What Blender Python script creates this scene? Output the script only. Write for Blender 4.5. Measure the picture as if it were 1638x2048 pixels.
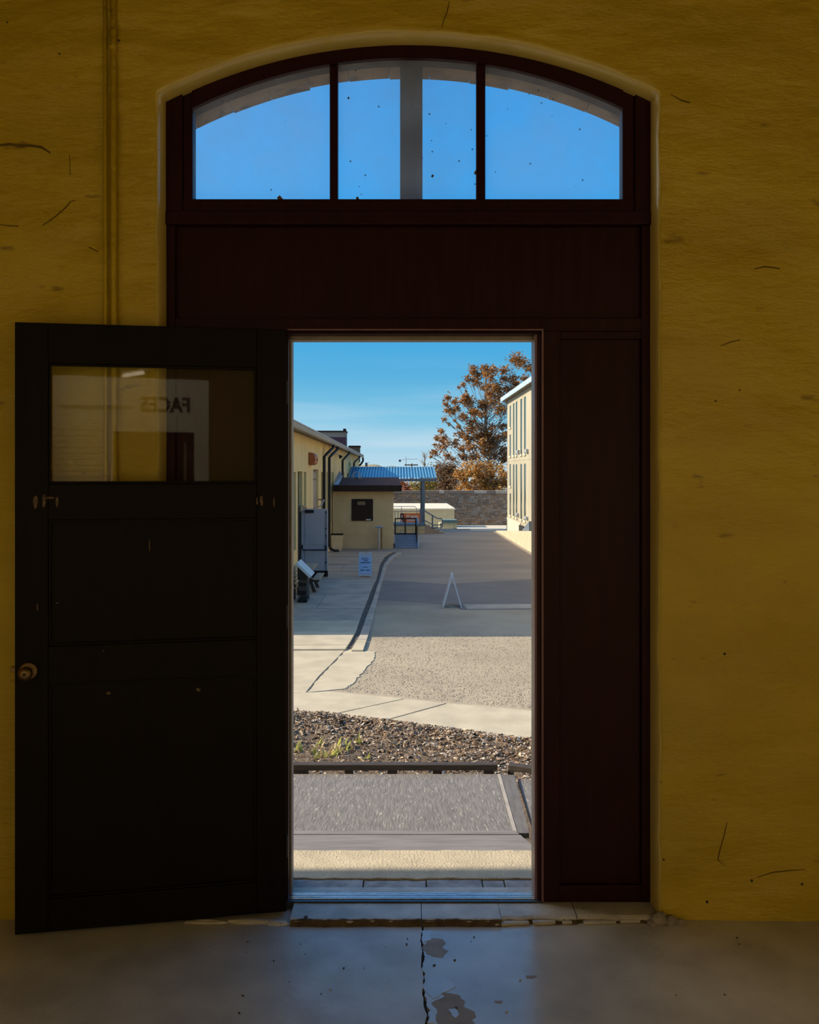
import bpy, bmesh, math, random
from mathutils import Vector, Matrix, noise

for o in list(bpy.data.objects):
    bpy.data.objects.remove(o)
C = bpy.context.scene.collection
R = random.Random(7)
PI = math.pi

# ------------------------------------------------------------------ camera
F = 1700.0            # focal length in pixels of the 1638 x 2048 frame
CZ = 1.78             # camera height above the inside floor
HOR = 944.0           # row of the horizon
G = CZ - 3.70         # level of the yard outside
cam = bpy.data.cameras.new('camera')
cam.sensor_fit = 'VERTICAL'
cam.sensor_height = 36.0
cam.lens = 36.0 * F / 2048.0
cam.shift_y = -(1024.0 - HOR) / 2048.0
cam.clip_start = 0.05
cam.clip_end = 2000
co = bpy.data.objects.new('camera', cam)
C.objects.link(co)
co.location = (0, 0, CZ)
co.rotation_euler = (PI / 2, 0, 0)
bpy.context.scene.camera = co

# ------------------------------------------------------------------ view
vs = bpy.context.scene.view_settings
bpy.context.scene.display_settings.display_device = 'sRGB'
vs.view_transform = 'Standard'
vs.look = 'None'
vs.gamma = 1.0
vs.use_curve_mapping = False
vs.exposure = 0.0

# ------------------------------------------------------------------ sky
def lin(r, g, b):
    f = lambda c: (c / 255 / 12.92) if c / 255 <= 0.04045 else ((c / 255 + 0.055) / 1.055) ** 2.4
    return (f(r), f(g), f(b), 1.0)

world = bpy.data.worlds.new('sky')
bpy.context.scene.world = world
world.use_nodes = True
wn, wl = world.node_tree.nodes, world.node_tree.links
wn.clear()
w_out = wn.new('ShaderNodeOutputWorld')
w_bg = wn.new('ShaderNodeBackground')
w_tc = wn.new('ShaderNodeTexCoord')
w_sep = wn.new('ShaderNodeSeparateXYZ')
wl.new(w_tc.outputs['Generated'], w_sep.inputs[0])
w_ramp = wn.new('ShaderNodeValToRGB')
e = w_ramp.color_ramp.elements
SKY = [(0.0, (186, 216, 231)), (0.02, (172, 210, 229)), (0.06, (128, 194, 224)), (0.11, (90, 174, 218)),
       (0.16, (66, 164, 220)), (0.30, (62, 168, 240)), (0.5, (60, 156, 234)), (1.0, (56, 136, 214))]
e[0].position, e[0].color = SKY[0][0], lin(*SKY[0][1])
e[1].position, e[1].color = SKY[-1][0], lin(*SKY[-1][1])
for p, c in SKY[1:-1]:
    q = e.new(p)
    q.color = lin(*c)
wl.new(w_sep.outputs['Z'], w_ramp.inputs[0])
# thin streaks of high cloud low over the horizon
w_map = wn.new('ShaderNodeMapping')
w_map.inputs['Scale'].default_value = (2.0, 2.0, 26.0)
wl.new(w_tc.outputs['Generated'], w_map.inputs[0])
w_no = wn.new('ShaderNodeTexNoise')
w_no.inputs['Scale'].default_value = 1.6
w_no.inputs['Detail'].default_value = 5
wl.new(w_map.outputs[0], w_no.inputs['Vector'])
w_mr = wn.new('ShaderNodeMapRange')
w_mr.inputs[1].default_value = 0.48
w_mr.inputs[2].default_value = 0.85
wl.new(w_no.outputs['Fac'], w_mr.inputs[0])
w_fade = wn.new('ShaderNodeMapRange')
w_fade.inputs[1].default_value = 0.14
w_fade.inputs[2].default_value = 0.02
w_fade.inputs[4].default_value = 0.6
wl.new(w_sep.outputs['Z'], w_fade.inputs[0])
w_mul = wn.new('ShaderNodeMath')
w_mul.operation = 'MULTIPLY'
wl.new(w_mr.outputs[0], w_mul.inputs[0])
wl.new(w_fade.outputs[0], w_mul.inputs[1])
w_mix = wn.new('ShaderNodeMix')
w_mix.data_type = 'RGBA'
wl.new(w_mul.outputs[0], w_mix.inputs[0])
wl.new(w_ramp.outputs[0], w_mix.inputs[6])
w_mix.inputs[7].default_value = lin(214, 228, 236)
# the sky pales broadly towards the sun, as a clear winter sky does
w_dot = wn.new('ShaderNodeVectorMath')
w_dot.operation = 'DOT_PRODUCT'
wl.new(w_tc.outputs['Generated'], w_dot.inputs[0])
w_dot.inputs[1].default_value = (-0.863, -0.01, 0.505)
w_pos = wn.new('ShaderNodeMath')
w_pos.operation = 'MAXIMUM'
wl.new(w_dot.outputs['Value'], w_pos.inputs[0])
w_pos.inputs[1].default_value = 0.0
w_pow = wn.new('ShaderNodeMath')
w_pow.operation = 'POWER'
wl.new(w_pos.outputs[0], w_pow.inputs[0])
w_pow.inputs[1].default_value = 3.4
w_pale = wn.new('ShaderNodeMix')
w_pale.data_type = 'RGBA'
wl.new(w_pow.outputs[0], w_pale.inputs[0])
wl.new(w_mix.outputs[2], w_pale.inputs[6])
w_pale.inputs[7].default_value = (1.75, 1.6, 1.38, 1)
wl.new(w_pale.outputs[2], w_bg.inputs['Color'])
w_bg.inputs['Strength'].default_value = 1.05
wl.new(w_bg.outputs[0], w_out.inputs[0])

# ------------------------------------------------------------------ sun
sun = bpy.data.lights.new('sun', 'SUN')
sun.energy = 7.6
sun.angle = math.radians(0.53)
sun.color = (1.0, 0.87, 0.66)
so = bpy.data.objects.new('sun', sun)
C.objects.link(so)
SUN_EL = math.radians(30.3)
d = Vector((math.cos(SUN_EL), math.cos(SUN_EL) * 0.012, -math.sin(SUN_EL)))
so.rotation_euler = d.to_track_quat('-Z', 'Y').to_euler()
so.location = (-40, 10, 30)

# ------------------------------------------------------------------ helpers
YAW = 0.0147
YARD = Matrix.Rotation(YAW, 4, 'Z')       # u to the right, v along the yard
ID = Matrix.Identity(4)

def P(px, py, dep):
    """world point seen at a pixel of the photograph, at a depth"""
    return Vector(((px - 819.0) / F * dep, dep, CZ - (py - HOR) / F * dep))

def GP(px, py, z=G):
    """world point of a pixel on a level surface"""
    dep = F * (CZ - z) / (py - HOR)
    return P(px, py, dep)

def U(px, v):
    """lateral yard coordinate of a pixel column at a yard depth"""
    return (px - 794.0) / F * v

def ZV(py, v):
    return CZ - (py - HOR) / F * v

WM = {}

def wm(o):
    return WM[o.name] if o is not None else ID

def tag(o, label=None, cat=None, group=None, kind=None):
    if label: o['label'] = label
    if cat: o['category'] = cat
    if group: o['group'] = group
    if kind: o['kind'] = kind
    return o

def thing(name, label, cat, loc=(0, 0, 0), rz=0.0, group=None, kind=None):
    o = bpy.data.objects.new(name, None)
    o.empty_display_size = 0.1
    C.objects.link(o)
    o.location = loc
    o.rotation_euler = (0, 0, rz)
    WM[o.name] = Matrix.Translation(loc) @ Matrix.Rotation(rz, 4, 'Z')
    return tag(o, label, cat, group, kind)

def yloc(u, v, z=G):
    return YARD @ Vector((u, v, z))

class MB:
    def __init__(self, fr=ID):
        self.v, self.f, self.fr = [], [], fr

    def add(self, vs, fs):
        n = len(self.v)
        self.v += [Vector(p) for p in vs]
        self.f += [tuple(i + n for i in q) for q in fs]
        return self

    def box(self, x0, x1, y0, y1, z0, z1):
        x0, x1 = min(x0, x1), max(x0, x1)
        y0, y1 = min(y0, y1), max(y0, y1)
        z0, z1 = min(z0, z1), max(z0, z1)
        return self.add([(x0, y0, z0), (x1, y0, z0), (x1, y1, z0), (x0, y1, z0),
                         (x0, y0, z1), (x1, y0, z1), (x1, y1, z1), (x0, y1, z1)],
                        [(0, 3, 2, 1), (4, 5, 6, 7), (0, 1, 5, 4), (1, 2, 6, 5), (2, 3, 7, 6), (3, 0, 4, 7)])

    def obox(self, c, sx, sy, sz, rot=ID):
        n = len(self.v)
        self.box(-sx / 2, sx / 2, -sy / 2, sy / 2, -sz / 2, sz / 2)
        m = Matrix.Translation(c) @ rot
        for i in range(n, len(self.v)):
            self.v[i] = m @ self.v[i]
        return self

    def prism(self, poly, z0, z1, axis='z'):
        """closed outline extruded; axis z: (x,y), axis y: (x,z), axis x: (y,z)"""
        def pt(p, h):
            return (p[0], p[1], h) if axis == 'z' else (p[0], h, p[1]) if axis == 'y' else (h, p[0], p[1])
        n = len(poly)
        a = sum(poly[i][0] * poly[(i + 1) % n][1] - poly[(i + 1) % n][0] * poly[i][1] for i in range(n))
        if a < 0:
            poly = poly[::-1]
        lo, hi = [pt(p, z0) for p in poly], [pt(p, z1) for p in poly]
        fs = [tuple(range(n))[::-1], tuple(range(n, 2 * n))]
        fs += [(i, (i + 1) % n, n + (i + 1) % n, n + i) for i in range(n)]
        if axis == 'y':
            fs = [q[::-1] for q in fs]
        return self.add(lo + hi, fs)

    def tube(self, pts, r, seg=8, cap=True):
        pts = [Vector(p) for p in pts]
        rr = r if isinstance(r, (list, tuple)) else [r] * len(pts)
        rings, prev = [], None
        for i, p in enumerate(pts):
            t = (pts[min(i + 1, len(pts) - 1)] - pts[max(i - 1, 0)])
            if t.length < 1e-9: t = Vector((0, 0, 1))
            t.normalize()
            a = prev if prev is not None else (Vector((1, 0, 0)) if abs(t.x) < 0.9 else Vector((0, 1, 0)))
            n1 = (a - t * a.dot(t))
            if n1.length < 1e-6:
                n1 = t.orthogonal()
            n1.normalize()
            n2 = t.cross(n1)
            prev = n1
            rings.append([p + (n1 * math.cos(2 * PI * k / seg) + n2 * math.sin(2 * PI * k / seg)) * rr[i] for k in range(seg)])
        vs = [q for g in rings for q in g]
        fs = []
        for i in range(len(pts) - 1):
            for k in range(seg):
                fs.append((i * seg + k, i * seg + (k + 1) % seg, (i + 1) * seg + (k + 1) % seg, (i + 1) * seg + k))
        if cap:
            fs.append(tuple(range(seg))[::-1])
            fs.append(tuple(range((len(pts) - 1) * seg, len(pts) * seg)))
        return self.add(vs, fs)

    def lathe(self, prof, c=(0, 0, 0), rot=ID, seg=20):
        """prof: (radius, height) pairs about local z"""
        vs, fs, n = [], [], len(prof)
        m = Matrix.Translation(c) @ rot
        for k in range(seg):
            a = 2 * PI * k / seg
            for r, h in prof:
                vs.append(m @ Vector((r * math.cos(a), r * math.sin(a), h)))
        for k in range(seg):
            for i in range(n - 1):
                fs.append((k * n + i, ((k + 1) % seg) * n + i, ((k + 1) % seg) * n + i + 1, k * n + i + 1))
        return self.add(vs, fs)

    def build(self, name, m, parent=None, bevel=0.0, smooth=False, weld=False):
        W = [self.fr @ p for p in self.v]
        if parent is None:
            xs, ys, zs = [p.x for p in W], [p.y for p in W], [p.z for p in W]
            base = Vector(((min(xs) + max(xs)) / 2, (min(ys) + max(ys)) / 2, min(zs)))
            L = [p - base for p in W]
        else:
            inv = wm(parent).inverted()
            L = [inv @ p for p in W]
        me = bpy.data.meshes.new(name)
        me.from_pydata(L, [], self.f)
        me.update()
        if bevel > 0 or weld or smooth:
            bm = bmesh.new()
            bm.from_mesh(me)
            if weld:
                bmesh.ops.remove_doubles(bm, verts=bm.verts, dist=1e-5)
            if bevel > 0:
                es = [q for q in bm.edges if len(q.link_faces) == 2 and q.calc_face_angle(0) > 0.5]
                try:
                    bmesh.ops.bevel(bm, geom=es, offset=bevel, segments=2, profile=0.5, affect='EDGES', clamp_overlap=True)
                except Exception:
                    pass
            bm.to_mesh(me)
            bm.free()
        if smooth:
            for p in me.polygons:
                p.use_smooth = True
        me.materials.append(m)
        o = bpy.data.objects.new(name, me)
        C.objects.link(o)
        if parent is None:
            o.location = base
            WM[o.name] = Matrix.Translation(base)
        else:
            o.parent = parent
            WM[o.name] = wm(parent)
        return o

def piece_copy(src, parent, loc=(0, 0, 0), rz=0.0):
    c = src.copy()
    C.objects.link(c)
    c.parent = parent
    c.location = loc
    c.rotation_euler = (0, 0, rz)
    WM[c.name] = wm(parent) @ Matrix.Translation(loc) @ Matrix.Rotation(rz, 4, 'Z')
    return c

# ------------------------------------------------------------------ materials
def mat(name, c1, c2=None, scale=6.0, detail=6.0, rough=0.7, metal=0.0, bump=0.0, bscale=None, bdetail=8.0,
        stretch=(1, 1, 1), spec=0.5, lo=0.35, hi=0.65, speck=None, speck_scale=60.0, speck_at=0.68, rvar=0.0, bdist=0.02):
    m = bpy.data.materials.new(name)
    m.use_nodes = True
    n, l = m.node_tree.nodes, m.node_tree.links
    b = n['Principled BSDF']
    b.inputs['Roughness'].default_value = rough
    b.inputs['Metallic'].default_value = metal
    b.inputs['Specular IOR Level'].default_value = spec
    geo = n.new('ShaderNodeNewGeometry')
    mp = n.new('ShaderNodeMapping')
    mp.inputs['Scale'].default_value = stretch
    l.new(geo.outputs['Position'], mp.inputs[0])
    col = None
    if c2 is not None:
        t = n.new('ShaderNodeTexNoise')
        t.inputs['Scale'].default_value = scale
        t.inputs['Detail'].default_value = detail
        l.new(mp.outputs[0], t.inputs['Vector'])
        r = n.new('ShaderNodeMapRange')
        r.inputs[1].default_value, r.inputs[2].default_value = lo, hi
        l.new(t.outputs['Fac'], r.inputs[0])
        x = n.new('ShaderNodeMix')
        x.data_type = 'RGBA'
        x.inputs[6].default_value = (*c1[:3], 1)
        x.inputs[7].default_value = (*c2[:3], 1)
        l.new(r.outputs[0], x.inputs[0])
        col = x.outputs[2]
        if rvar:
            rr = n.new('ShaderNodeMapRange')
            rr.inputs[1].default_value, rr.inputs[2].default_value = lo, hi
            rr.inputs[3].default_value, rr.inputs[4].default_value = max(0.02, rough - rvar), min(1, rough + rvar)
            l.new(t.outputs['Fac'], rr.inputs[0])
            l.new(rr.outputs[0], b.inputs['Roughness'])
    if speck is not None:
        t2 = n.new('ShaderNodeTexNoise')
        t2.inputs['Scale'].default_value = speck_scale
        t2.inputs['Detail'].default_value = 3
        l.new(mp.outputs[0], t2.inputs['Vector'])
        r2 = n.new('ShaderNodeMapRange')
        r2.inputs[1].default_value, r2.inputs[2].default_value = speck_at - 0.04, speck_at + 0.04
        l.new(t2.outputs['Fac'], r2.inputs[0])
        x2 = n.new('ShaderNodeMix')
        x2.data_type = 'RGBA'
        if col is not None: l.new(col, x2.inputs[6])
        else: x2.inputs[6].default_value = (*c1[:3], 1)
        x2.inputs[7].default_value = (*speck[:3], 1)
        l.new(r2.outputs[0], x2.inputs[0])
        col = x2.outputs[2]
    if col is not None: l.new(col, b.inputs['Base Color'])
    else: b.inputs['Base Color'].default_value = (*c1[:3], 1)
    if bump:
        t3 = n.new('ShaderNodeTexNoise')
        t3.inputs['Scale'].default_value = bscale or scale
        t3.inputs['Detail'].default_value = bdetail
        t3.inputs['Roughness'].default_value = 0.6
        l.new(mp.outputs[0], t3.inputs['Vector'])
        bp = n.new('ShaderNodeBump')
        bp.inputs['Strength'].default_value = bump
        bp.inputs['Distance'].default_value = bdist
        l.new(t3.outputs['Fac'], bp.inputs['Height'])
        l.new(bp.outputs[0], b.inputs['Normal'])
    return m

def glass(name, tint=(0.95, 0.97, 0.97), haze=0.0, haze_col=(0.8, 0.8, 0.78), ior=1.5, specks=False):
    m = bpy.data.materials.new(name)
    m.use_nodes = True
    n, l = m.node_tree.nodes, m.node_tree.links
    n.clear()
    out = n.new('ShaderNodeOutputMaterial')
    tr = n.new('ShaderNodeBsdfTransparent')
    tr.inputs[0].default_value = (*tint, 1)
    gl = n.new('ShaderNodeBsdfGlossy')
    gl.inputs['Roughness'].default_value = 0.02
    fr = n.new('ShaderNodeFresnel')
    fr.inputs[0].default_value = ior
    mx = n.new('ShaderNodeMixShader')
    l.new(fr.outputs[0], mx.inputs[0])
    l.new(tr.outputs[0], mx.inputs[1])
    l.new(gl.outputs[0], mx.inputs[2])
    last = mx.outputs[0]
    if haze > 0:
        geo = n.new('ShaderNodeNewGeometry')
        t = n.new('ShaderNodeTexNoise')
        t.inputs['Scale'].default_value = 5
        t.inputs['Detail'].default_value = 6
        l.new(geo.outputs['Position'], t.inputs['Vector'])
        r = n.new('ShaderNodeMapRange')
        r.inputs[1].default_value, r.inputs[2].default_value = 0.3, 0.75
        r.inputs[3].default_value, r.inputs[4].default_value = haze * 0.6, haze * 1.5
        l.new(t.outputs['Fac'], r.inputs[0])
        df = n.new('ShaderNodeBsdfTranslucent')
        df.inputs[0].default_value = (*haze_col, 1)
        m2 = n.new('ShaderNodeMixShader')
        l.new(r.outputs[0], m2.inputs[0])
        l.new(last, m2.inputs[1])
        l.new(df.outputs[0], m2.inputs[2])
        last = m2.outputs[0]
        if specks:
            v = n.new('ShaderNodeTexVoronoi')
            v.inputs['Scale'].default_value = 16
            l.new(geo.outputs['Position'], v.inputs['Vector'])
            r3 = n.new('ShaderNodeMapRange')
            r3.inputs[1].default_value, r3.inputs[2].default_value = 0.075, 0.045
            r3.inputs[3].default_value, r3.inputs[4].default_value = 0, 0.8
            l.new(v.outputs['Distance'], r3.inputs[0])
            dd = n.new('ShaderNodeBsdfDiffuse')
            dd.inputs[0].default_value = (0.05, 0.07, 0.1, 1)
            m3 = n.new('ShaderNodeMixShader')
            l.new(r3.outputs[0], m3.inputs[0])
            l.new(last, m3.inputs[1])
            l.new(dd.outputs[0], m3.inputs[2])
            last = m3.outputs[0]
    l.new(last, out.inputs[0])
    return m

M = {}
M['plaster'] = mat('yellow_plaster', (0.60, 0.42, 0.020), (0.50, 0.345, 0.013), scale=2.2, rough=0.36, bump=0.55, bscale=7, stretch=(0.7, 1, 1.8),
                   speck=(0.30, 0.19, 0.015), speck_scale=9, speck_at=0.72, spec=0.5, bdist=0.03)
M['reveal'] = mat('gloss_plaster_painted_lit', (0.76, 0.58, 0.16), (0.68, 0.51, 0.13), scale=2.2, rough=0.24, bump=0.08, bscale=14, spec=1.0)  # paler than the wall: light from the transom is put into this colour
M['floor_l'] = mat('floor_concrete_matt', (0.56, 0.53, 0.48), (0.42, 0.395, 0.36), scale=5, rough=0.40, bump=0.10, spec=0.8, bscale=40, speck=(0.70, 0.68, 0.64), speck_scale=110, speck_at=0.69, rvar=0.06)
M['floor_r'] = mat('floor_concrete_polished', (0.56, 0.54, 0.50), (0.42, 0.40, 0.37), scale=4, rough=0.20, bump=0.04, spec=1.0, bscale=30, speck=(0.24, 0.22, 0.2), speck_scale=40, speck_at=0.74, rvar=0.09)
M['floor_gloss'] = mat('floor_glossy_sealer', (0.55, 0.55, 0.55), (0.5, 0.5, 0.5), scale=6, rough=0.08, spec=1.0)
M['floor_worn'] = mat('floor_worn_concrete', (0.34, 0.30, 0.26), (0.26, 0.23, 0.20), scale=14, rough=0.75, bump=0.2, bscale=50)
M['crackfill'] = mat('shadowed_crack', (0.16, 0.105, 0.012), (0.12, 0.075, 0.01), scale=30, rough=0.95)
M['riser_shade'] = mat('painted_undercut_shadow', (0.075, 0.05, 0.022), (0.14, 0.095, 0.045), scale=22, rough=0.95, bump=0.6, bscale=50)  # dark brown paints the shadow of the undercut below the worn step edge
M['dirt'] = mat('dark_dirt', (0.05, 0.042, 0.033), (0.10, 0.085, 0.065), scale=30, rough=0.95, bump=0.6, bscale=60)
M['step'] = mat('step_concrete', (0.60, 0.57, 0.52), (0.42, 0.39, 0.35), scale=9, rough=0.45, bump=0.25, bscale=45, speck=(0.12, 0.1, 0.08), speck_scale=70, speck_at=0.72)
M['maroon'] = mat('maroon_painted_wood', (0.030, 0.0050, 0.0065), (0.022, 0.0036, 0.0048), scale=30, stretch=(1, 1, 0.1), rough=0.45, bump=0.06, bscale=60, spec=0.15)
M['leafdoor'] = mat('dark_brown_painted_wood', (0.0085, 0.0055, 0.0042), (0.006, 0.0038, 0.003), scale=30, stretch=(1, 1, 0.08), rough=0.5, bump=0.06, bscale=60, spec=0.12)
M['scuff'] = mat('bare_wood_scuff', (0.22, 0.15, 0.09), (0.10, 0.06, 0.035), scale=60, rough=0.8)
M['brass'] = mat('old_brass', (0.25, 0.16, 0.07), (0.15, 0.09, 0.04), scale=50, rough=0.4, metal=0.9)
M['blackmetal'] = mat('black_metal', (0.012, 0.012, 0.013), rough=0.45, metal=0.3)
M['tanmetal'] = mat('tan_painted_stop', (0.30, 0.25, 0.20), (0.24, 0.20, 0.16), scale=20, rough=0.45)
M['sillmetal'] = mat('aluminium_threshold', (0.80, 0.82, 0.85), (0.65, 0.67, 0.70), scale=20, stretch=(1, 8, 1), rough=0.20, metal=0.95, bump=0.02, bscale=80)
M['sillpaint'] = mat('dark_threshold_paint', (0.03, 0.045, 0.07), (0.05, 0.06, 0.09), scale=25, rough=0.35)
M['sillwood'] = mat('grey_sill_board', (0.56, 0.50, 0.50), (0.44, 0.39, 0.39), scale=14, stretch=(0.4, 3, 1), rough=0.5, bump=0.15, bscale=40)
M['sillstone'] = mat('cracked_sill_stone', (0.42, 0.41, 0.41), (0.26, 0.255, 0.255), scale=18, rough=0.8, bump=0.5, bscale=40)
M['stone'] = mat('tan_limestone', (0.37, 0.25, 0.155), (0.21, 0.145, 0.09), scale=7, rough=0.9, bump=0.5, bscale=25, speck=(0.10, 0.085, 0.075), speck_scale=9, speck_at=0.62)
M['mortar'] = mat('lime_mortar', (0.38, 0.33, 0.27), (0.30, 0.26, 0.2), scale=20, rough=0.95)
M['concrete'] = mat('pale_concrete', (0.50, 0.435, 0.315), (0.41, 0.355, 0.26), scale=2.5, detail=9, rough=0.9, bump=0.25, bscale=50, speck=(0.22, 0.18, 0.13), speck_scale=30, speck_at=0.73)
M['concrete_b'] = mat('brown_stained_concrete', (0.44, 0.335, 0.235), (0.33, 0.245, 0.17), scale=1.2, stretch=(0.5, 2, 1), detail=8, rough=0.9, bump=0.2, bscale=40)
M['concrete_g'] = mat('grey_concrete', (0.42, 0.365, 0.30), (0.31, 0.27, 0.225), scale=1.5, detail=9, rough=0.9, bump=0.2, bscale=40)
M['slabsun'] = mat('tan_slab_concrete', (0.58, 0.485, 0.34), (0.48, 0.40, 0.28), scale=10, rough=0.9, bump=0.5, bscale=90, speck=(0.25, 0.19, 0.12), speck_scale=70, speck_at=0.7)
M['asphalt'] = mat('worn_asphalt', (0.45, 0.375, 0.27), (0.36, 0.30, 0.215), scale=0.7, detail=12, rough=0.95, bump=0.7, bscale=70, speck=(0.20, 0.165, 0.125), speck_scale=60, speck_at=0.63, bdist=0.03)
M['asphalt_far'] = mat('brown_asphalt', (0.34, 0.27, 0.205), (0.255, 0.21, 0.17), scale=0.35, stretch=(0.6, 1.6, 1), detail=9, rough=0.95, bump=0.4, bscale=40)
M['asphalt_patch'] = mat('grey_asphalt_patch', (0.20, 0.178, 0.165), (0.165, 0.148, 0.138), scale=0.8, detail=9, rough=0.95, bump=0.4, bscale=40)
M['palegravel'] = mat('pale_gravel', (0.62, 0.54, 0.40), (0.52, 0.45, 0.34), scale=1.5, rough=0.95)
M['mulch'] = mat('mulch_soil', (0.085, 0.056, 0.034), (0.17, 0.12, 0.078), scale=18, detail=10, rough=0.95, bump=1.0, bscale=40)
M['gravel'] = mat('gutter_gravel', (0.13, 0.115, 0.095), (0.06, 0.053, 0.045), scale=12, detail=8, rough=0.95, bump=1.0, bscale=25)
M['deck'] = mat('grey_deck_board', (0.215, 0.195, 0.18), (0.145, 0.132, 0.125), scale=18, stretch=(3.0, 0.5, 1), detail=9, rough=0.85, bump=0.35, bscale=30, speck=(0.36, 0.32, 0.275), speck_scale=24, speck_at=0.655)
M['deckpale'] = mat('pale_deck_board', (0.40, 0.36, 0.31), (0.32, 0.285, 0.25), scale=20, stretch=(2, 0.4, 1), rough=0.85, bump=0.2, bscale=30)
M['plank'] = mat('weathered_plank', (0.235, 0.215, 0.21), (0.175, 0.162, 0.158), scale=14, stretch=(0.3, 3, 1), rough=0.75, bump=0.15, bscale=30)
M['stripdark'] = mat('dark_grey_edge_board', (0.15, 0.14, 0.135), (0.11, 0.10, 0.098), scale=16, stretch=(3, .4, 1), rough=.85, bump=.2, bscale=30)
M['timber'] = mat('dark_timber', (0.062, 0.045, 0.034), (0.040, 0.029, 0.022), scale=20, stretch=(0.4, 3, 3), rough=0.7, bump=0.2, bscale=40)
M['ywall'] = mat('yellow_stucco', (0.80, 0.57, 0.24), (0.72, 0.51, 0.21), scale=1.5, stretch=(1, 1, 0.3), rough=0.9, bump=0.15, bscale=30)
M['shedwall'] = mat('dull_yellow_stucco', (0.62, 0.46, 0.24), (0.54, 0.40, 0.205), scale=2, rough=0.9, bump=0.15, bscale=30)
M['soffit'] = mat('brown_soffit', (0.22, 0.15, 0.075), (0.17, 0.115, 0.06), scale=5, rough=0.8)
M['gutter'] = mat('grey_brown_gutter', (0.34, 0.28, 0.21), (0.27, 0.225, 0.17), scale=3, rough=0.5)
M['roofmetal'] = mat('pale_roof_metal', (0.55, 0.53, 0.50), (0.45, 0.43, 0.41), scale=3, rough=0.5, metal=0.2)
M['darkwin'] = mat('dark_window_glass', (0.035, 0.04, 0.03), rough=0.15)
M['greenwin'] = mat('dark_green_window', (0.025, 0.045, 0.038), rough=0.2)
M['oliveshutter'] = mat('olive_shutter', (0.17, 0.14, 0.075), rough=0.7)
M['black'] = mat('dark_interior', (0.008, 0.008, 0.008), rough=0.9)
M['mauve'] = mat('greige_door', (0.36, 0.28, 0.24), (0.32, 0.25, 0.21), scale=4, rough=0.6)
M['whitedoor'] = mat('grey_white_door_paint', (0.52, 0.47, 0.47), (0.48, 0.43, 0.43), scale=3, rough=0.45)
M['browntrim'] = mat('dark_brown_trim', (0.030, 0.016, 0.010), (0.022, 0.012, 0.008), scale=8, rough=0.6, spec=0.2)
M['brownroof'] = mat('brown_roof_felt', (0.115, 0.06, 0.048), (0.09, 0.047, 0.038), scale=4, rough=0.9, spec=0.1)
M['orange_fix'] = mat('rust_orange_enamel', (0.42, 0.11, 0.02), (0.30, 0.075, 0.015), scale=8, rough=0.5)
M['maroonbrick'] = mat('dark_maroon_cladding', (0.055, 0.018, 0.03), (0.045, 0.015, 0.025), scale=6, rough=0.7)
M['greyband'] = mat('grey_parapet', (0.22, 0.19, 0.15), (0.17, 0.15, 0.12), scale=2, rough=0.8)
M['white'] = mat('white_paint', (0.62, 0.62, 0.63), (0.55, 0.55, 0.56), scale=8, rough=0.45)
M['signblue'] = mat('pale_blue_poster', (0.36, 0.50, 0.72), (0.30, 0.45, 0.70), scale=3, rough=0.5)
M['signink'] = mat('dark_blue_ink', (0.03, 0.07, 0.16), rough=0.5)
M['signgrey'] = mat('grey_plastic', (0.45, 0.46, 0.50), rough=0.45)
M['lectern'] = mat('pale_sign_panel', (0.62, 0.66, 0.66), (0.50, 0.56, 0.58), scale=14, rough=0.35)
M['wood'] = mat('tan_weathered_wood', (0.42, 0.33, 0.22), (0.33, 0.25, 0.16), scale=12, stretch=(0.5, 0.5, 3), rough=0.8)
M['blueroof'] = mat('blue_ribbed_metal', (0.11, 0.28, 0.42), (0.10, 0.26, 0.39), scale=2, rough=0.35, metal=0.0)
M['bluesteel'] = mat('blue_grey_steel', (0.13, 0.165, 0.21), (0.10, 0.13, 0.17), scale=5, rough=0.5)
M['galv'] = mat('galvanised_steel', (0.42, 0.44, 0.48), (0.33, 0.35, 0.39), scale=8, rough=0.45, metal=0.4)
M['rampgrey'] = mat('blue_grey_ramp_mat', (0.13, 0.145, 0.185), (0.10, 0.115, 0.15), scale=5, stretch=(1, 4, 1), rough=0.6)
M['creamwall'] = mat('cream_block', (0.52, 0.45, 0.27), (0.46, 0.40, 0.245), scale=3, rough=0.9)
M['creamroof'] = mat('cream_flat_roof', (0.66, 0.60, 0.46), (0.6, 0.55, 0.42), scale=1, rough=0.9)
M['creamtub'] = mat('cream_painted_tub', (0.74, 0.58, 0.34), (0.66, 0.51, 0.30), scale=4, rough=.8)
M['creamwood'] = mat('cream_painted_slats', (0.66, 0.53, 0.35), (0.56, 0.45, 0.30), scale=10, stretch=(1, .3, 1), rough=.8)
M['beadwood'] = mat('rubbed_bead_painted_glint', (0.24, 0.115, 0.125), (0.17, 0.08, 0.09), scale=20, stretch=(1, 1, .1), rough=.4)  # pinkish tone paints worn edges plus the light caught along the beads
M['teal'] = mat('faded_teal_paint', (0.12, 0.19, 0.16), (0.16, 0.22, 0.18), scale=5, rough=0.7)
M['signorange'] = mat('orange_sign', (0.75, 0.16, 0.02), rough=0.5)
M['signmaroon'] = mat('maroon_sign', (0.10, 0.02, 0.02), rough=0.5)
M['signpink'] = mat('pale_pink_print', (0.55, 0.36, 0.36), rough=0.6)
M['signwhite'] = mat('white_lettering', (0.75, 0.70, 0.62), rough=0.5)
M['stonewall'] = mat('brown_rubble_stone', (0.34, 0.25, 0.175), (0.20, 0.142, 0.10), scale=2.0, stretch=(0.8, 1, 2.2), detail=8, rough=0.95, bump=0.8, bscale=4, speck=(0.33, 0.26, 0.2), speck_scale=3.5, speck_at=0.63, bdist=0.1)
M['cope_d'] = mat('dark_coping_stone', (0.22, 0.17, 0.135), (0.17, 0.13, 0.10), scale=3, rough=0.95)
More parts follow.
